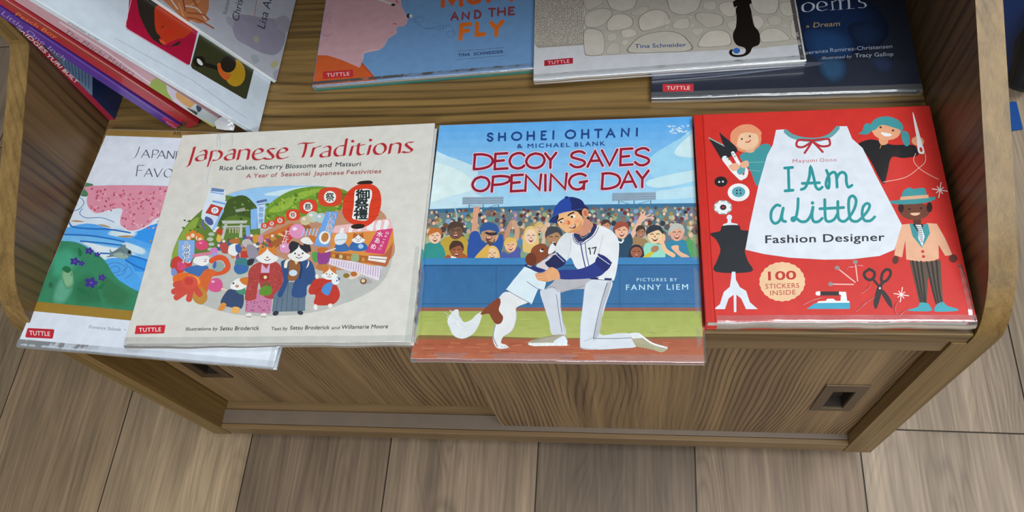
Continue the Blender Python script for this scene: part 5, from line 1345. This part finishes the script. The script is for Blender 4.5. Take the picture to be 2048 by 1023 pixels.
for q, c_ in (('1200,180 1330,150 1500,180 1640,200 1740,330 1720,470 1640,560 1500,540 1360,470 1230,380', '9794a8'), ('1640,200 1740,160 1800,230 1760,330 1680,300', 'a09fb0'), ('1140,170 1220,200 1200,280 1150,240', 'a7a6b4'), ('1390,570 1450,560 1480,620 1420,650', 'a2aab4'), ('1590,650 1640,620 1680,650 1620,700', 'b8b48c'), ('1620,740 1720,700 1740,800 1660,860', 'a6a6ba'), ('1420,380 1460,370 1470,420 1430,430', 'a9a690')): A.poly(q, c_, True)
A.poly('430,-100 900,-100 960,60 930,160 950,210 860,240 770,205 740,230 600,100', 'c07a50', True)
for q in ('740,180 850,200 1010,290', '720,60 840,90 930,200', '650,30 700,160', '560,-20 640,90', '760,60 860,10', '740,130 900,150 960,200', '800,0 840,60', '690,-30 720,110'): A.line(q, 15, random.Random(q).choice(['a8502c', 'd89a6a', 'd8c8bc', '8a4a34']))
A.text('Illustrated by', (1140, 150), (1190, -60), 44, '555a70', .1); A.text('Chris', (1265, 215), (1310, 0), 78, '34384c', .2); A.text('Lisa Ain', (1530, 300), (1620, -60), 88, '34384c', .2)
A.line('1420,200 1450,0', 8, 'a48a80'); b.done()
# ------------------------------------------------------------------ things on the floor beyond the right side panel
blue = plain('blue_plastic', '1d4f96', 0.4); deep = plain('deep_blue_plastic', '123a7c', 0.45); blk = plain('black_bag_cloth', '15151a', 0.7, bump=.4)
FL = -ZS
p0, p1, p2, p3 = at(2000, 205, FL+.004), at(2033, 203, FL+.004), at(2046, 257, FL+.004), at(2008, 262, FL+.004)
rk = empty('floor_stand', Matrix.Translation(((p0.x+p2.x)/2, p1.y + .1, 0)))
tag(rk, 'blue stand with an upright blue panel on the floor beyond the right side panel', 'stand')
iv = rk.matrix_world.inverted()
bm = bmesh.new()
lo = [bm.verts.new(iv @ Vector((p.x, p.y, 0.0))) for p in (p0, p1, p2, p3)]; hi = [bm.verts.new(iv @ Vector((p.x, p.y, 0.004))) for p in (p0, p1, p2, p3)]
bm.faces.new(lo); bm.faces.new(hi)
for i in range(4): bm.faces.new((lo[i], lo[(i+1) % 4], hi[(i+1) % 4], hi[i]))
bmesh.ops.recalc_face_normals(bm, faces=bm.faces)
link('base', bm, blue, rk)
bm = bmesh.new()
ya, yb = at(2020, 165, FL).y, at(2020, 165, FL).y + .30
x0_ = at(2016, 168, FL).x
box(bm, x0_-.012, ya, 0.0, x0_, yb, 0.36)
for v in bm.verts:
    v.co.x += v.co.z * 0.34; v.co = iv @ v.co
link('side_panel', bm, deep, rk, bevel=.002)
bm = bmesh.new()
ps = [Vector((at(x, y, FL+.0).x, at(x, y, FL+.0).y, z)) for x, y, z in ((2022, 196, .03), (2034, 172, .05), (2046, 140, .07), (2062, 104, .08), (2090, 60, .08))]
rings = []
n = 18
for i, c in enumerate(ps):
    t = (ps[min(i+1, 4)] - ps[max(i-1, 0)]).normalized(); side = t.cross(Vector((0, 0, 1))).normalized(); up = side.cross(t)
    w_, h_ = ((.016, .022), (.026, .045), (.034, .062), (.038, .07), (.02, .05))[i]
    rings.append([bm.verts.new(c + side*(w_*math.cos(2*math.pi*k/n)*(1+.12*math.sin(3*k+i))) + up*(h_*math.sin(2*math.pi*k/n)*(1+.1*math.cos(2*k+i)))) for k in range(n)])
for a, b_ in zip(rings, rings[1:]):
    for k in range(n): bm.faces.new((a[k], a[(k+1) % n], b_[(k+1) % n], b_[k]))
bm.faces.new(rings[0]); bm.faces.new(rings[-1])
bmesh.ops.recalc_face_normals(bm, faces=bm.faces)
zmin = min(v.co.z for v in bm.verts)
for v in bm.verts: v.co.z -= zmin
bg = link('cloth_bag', bm, blk, smooth=True)
tag(bg, 'black cloth bundle on the floor beside the blue stand', 'bag')
bpy.context.view_layer.update()
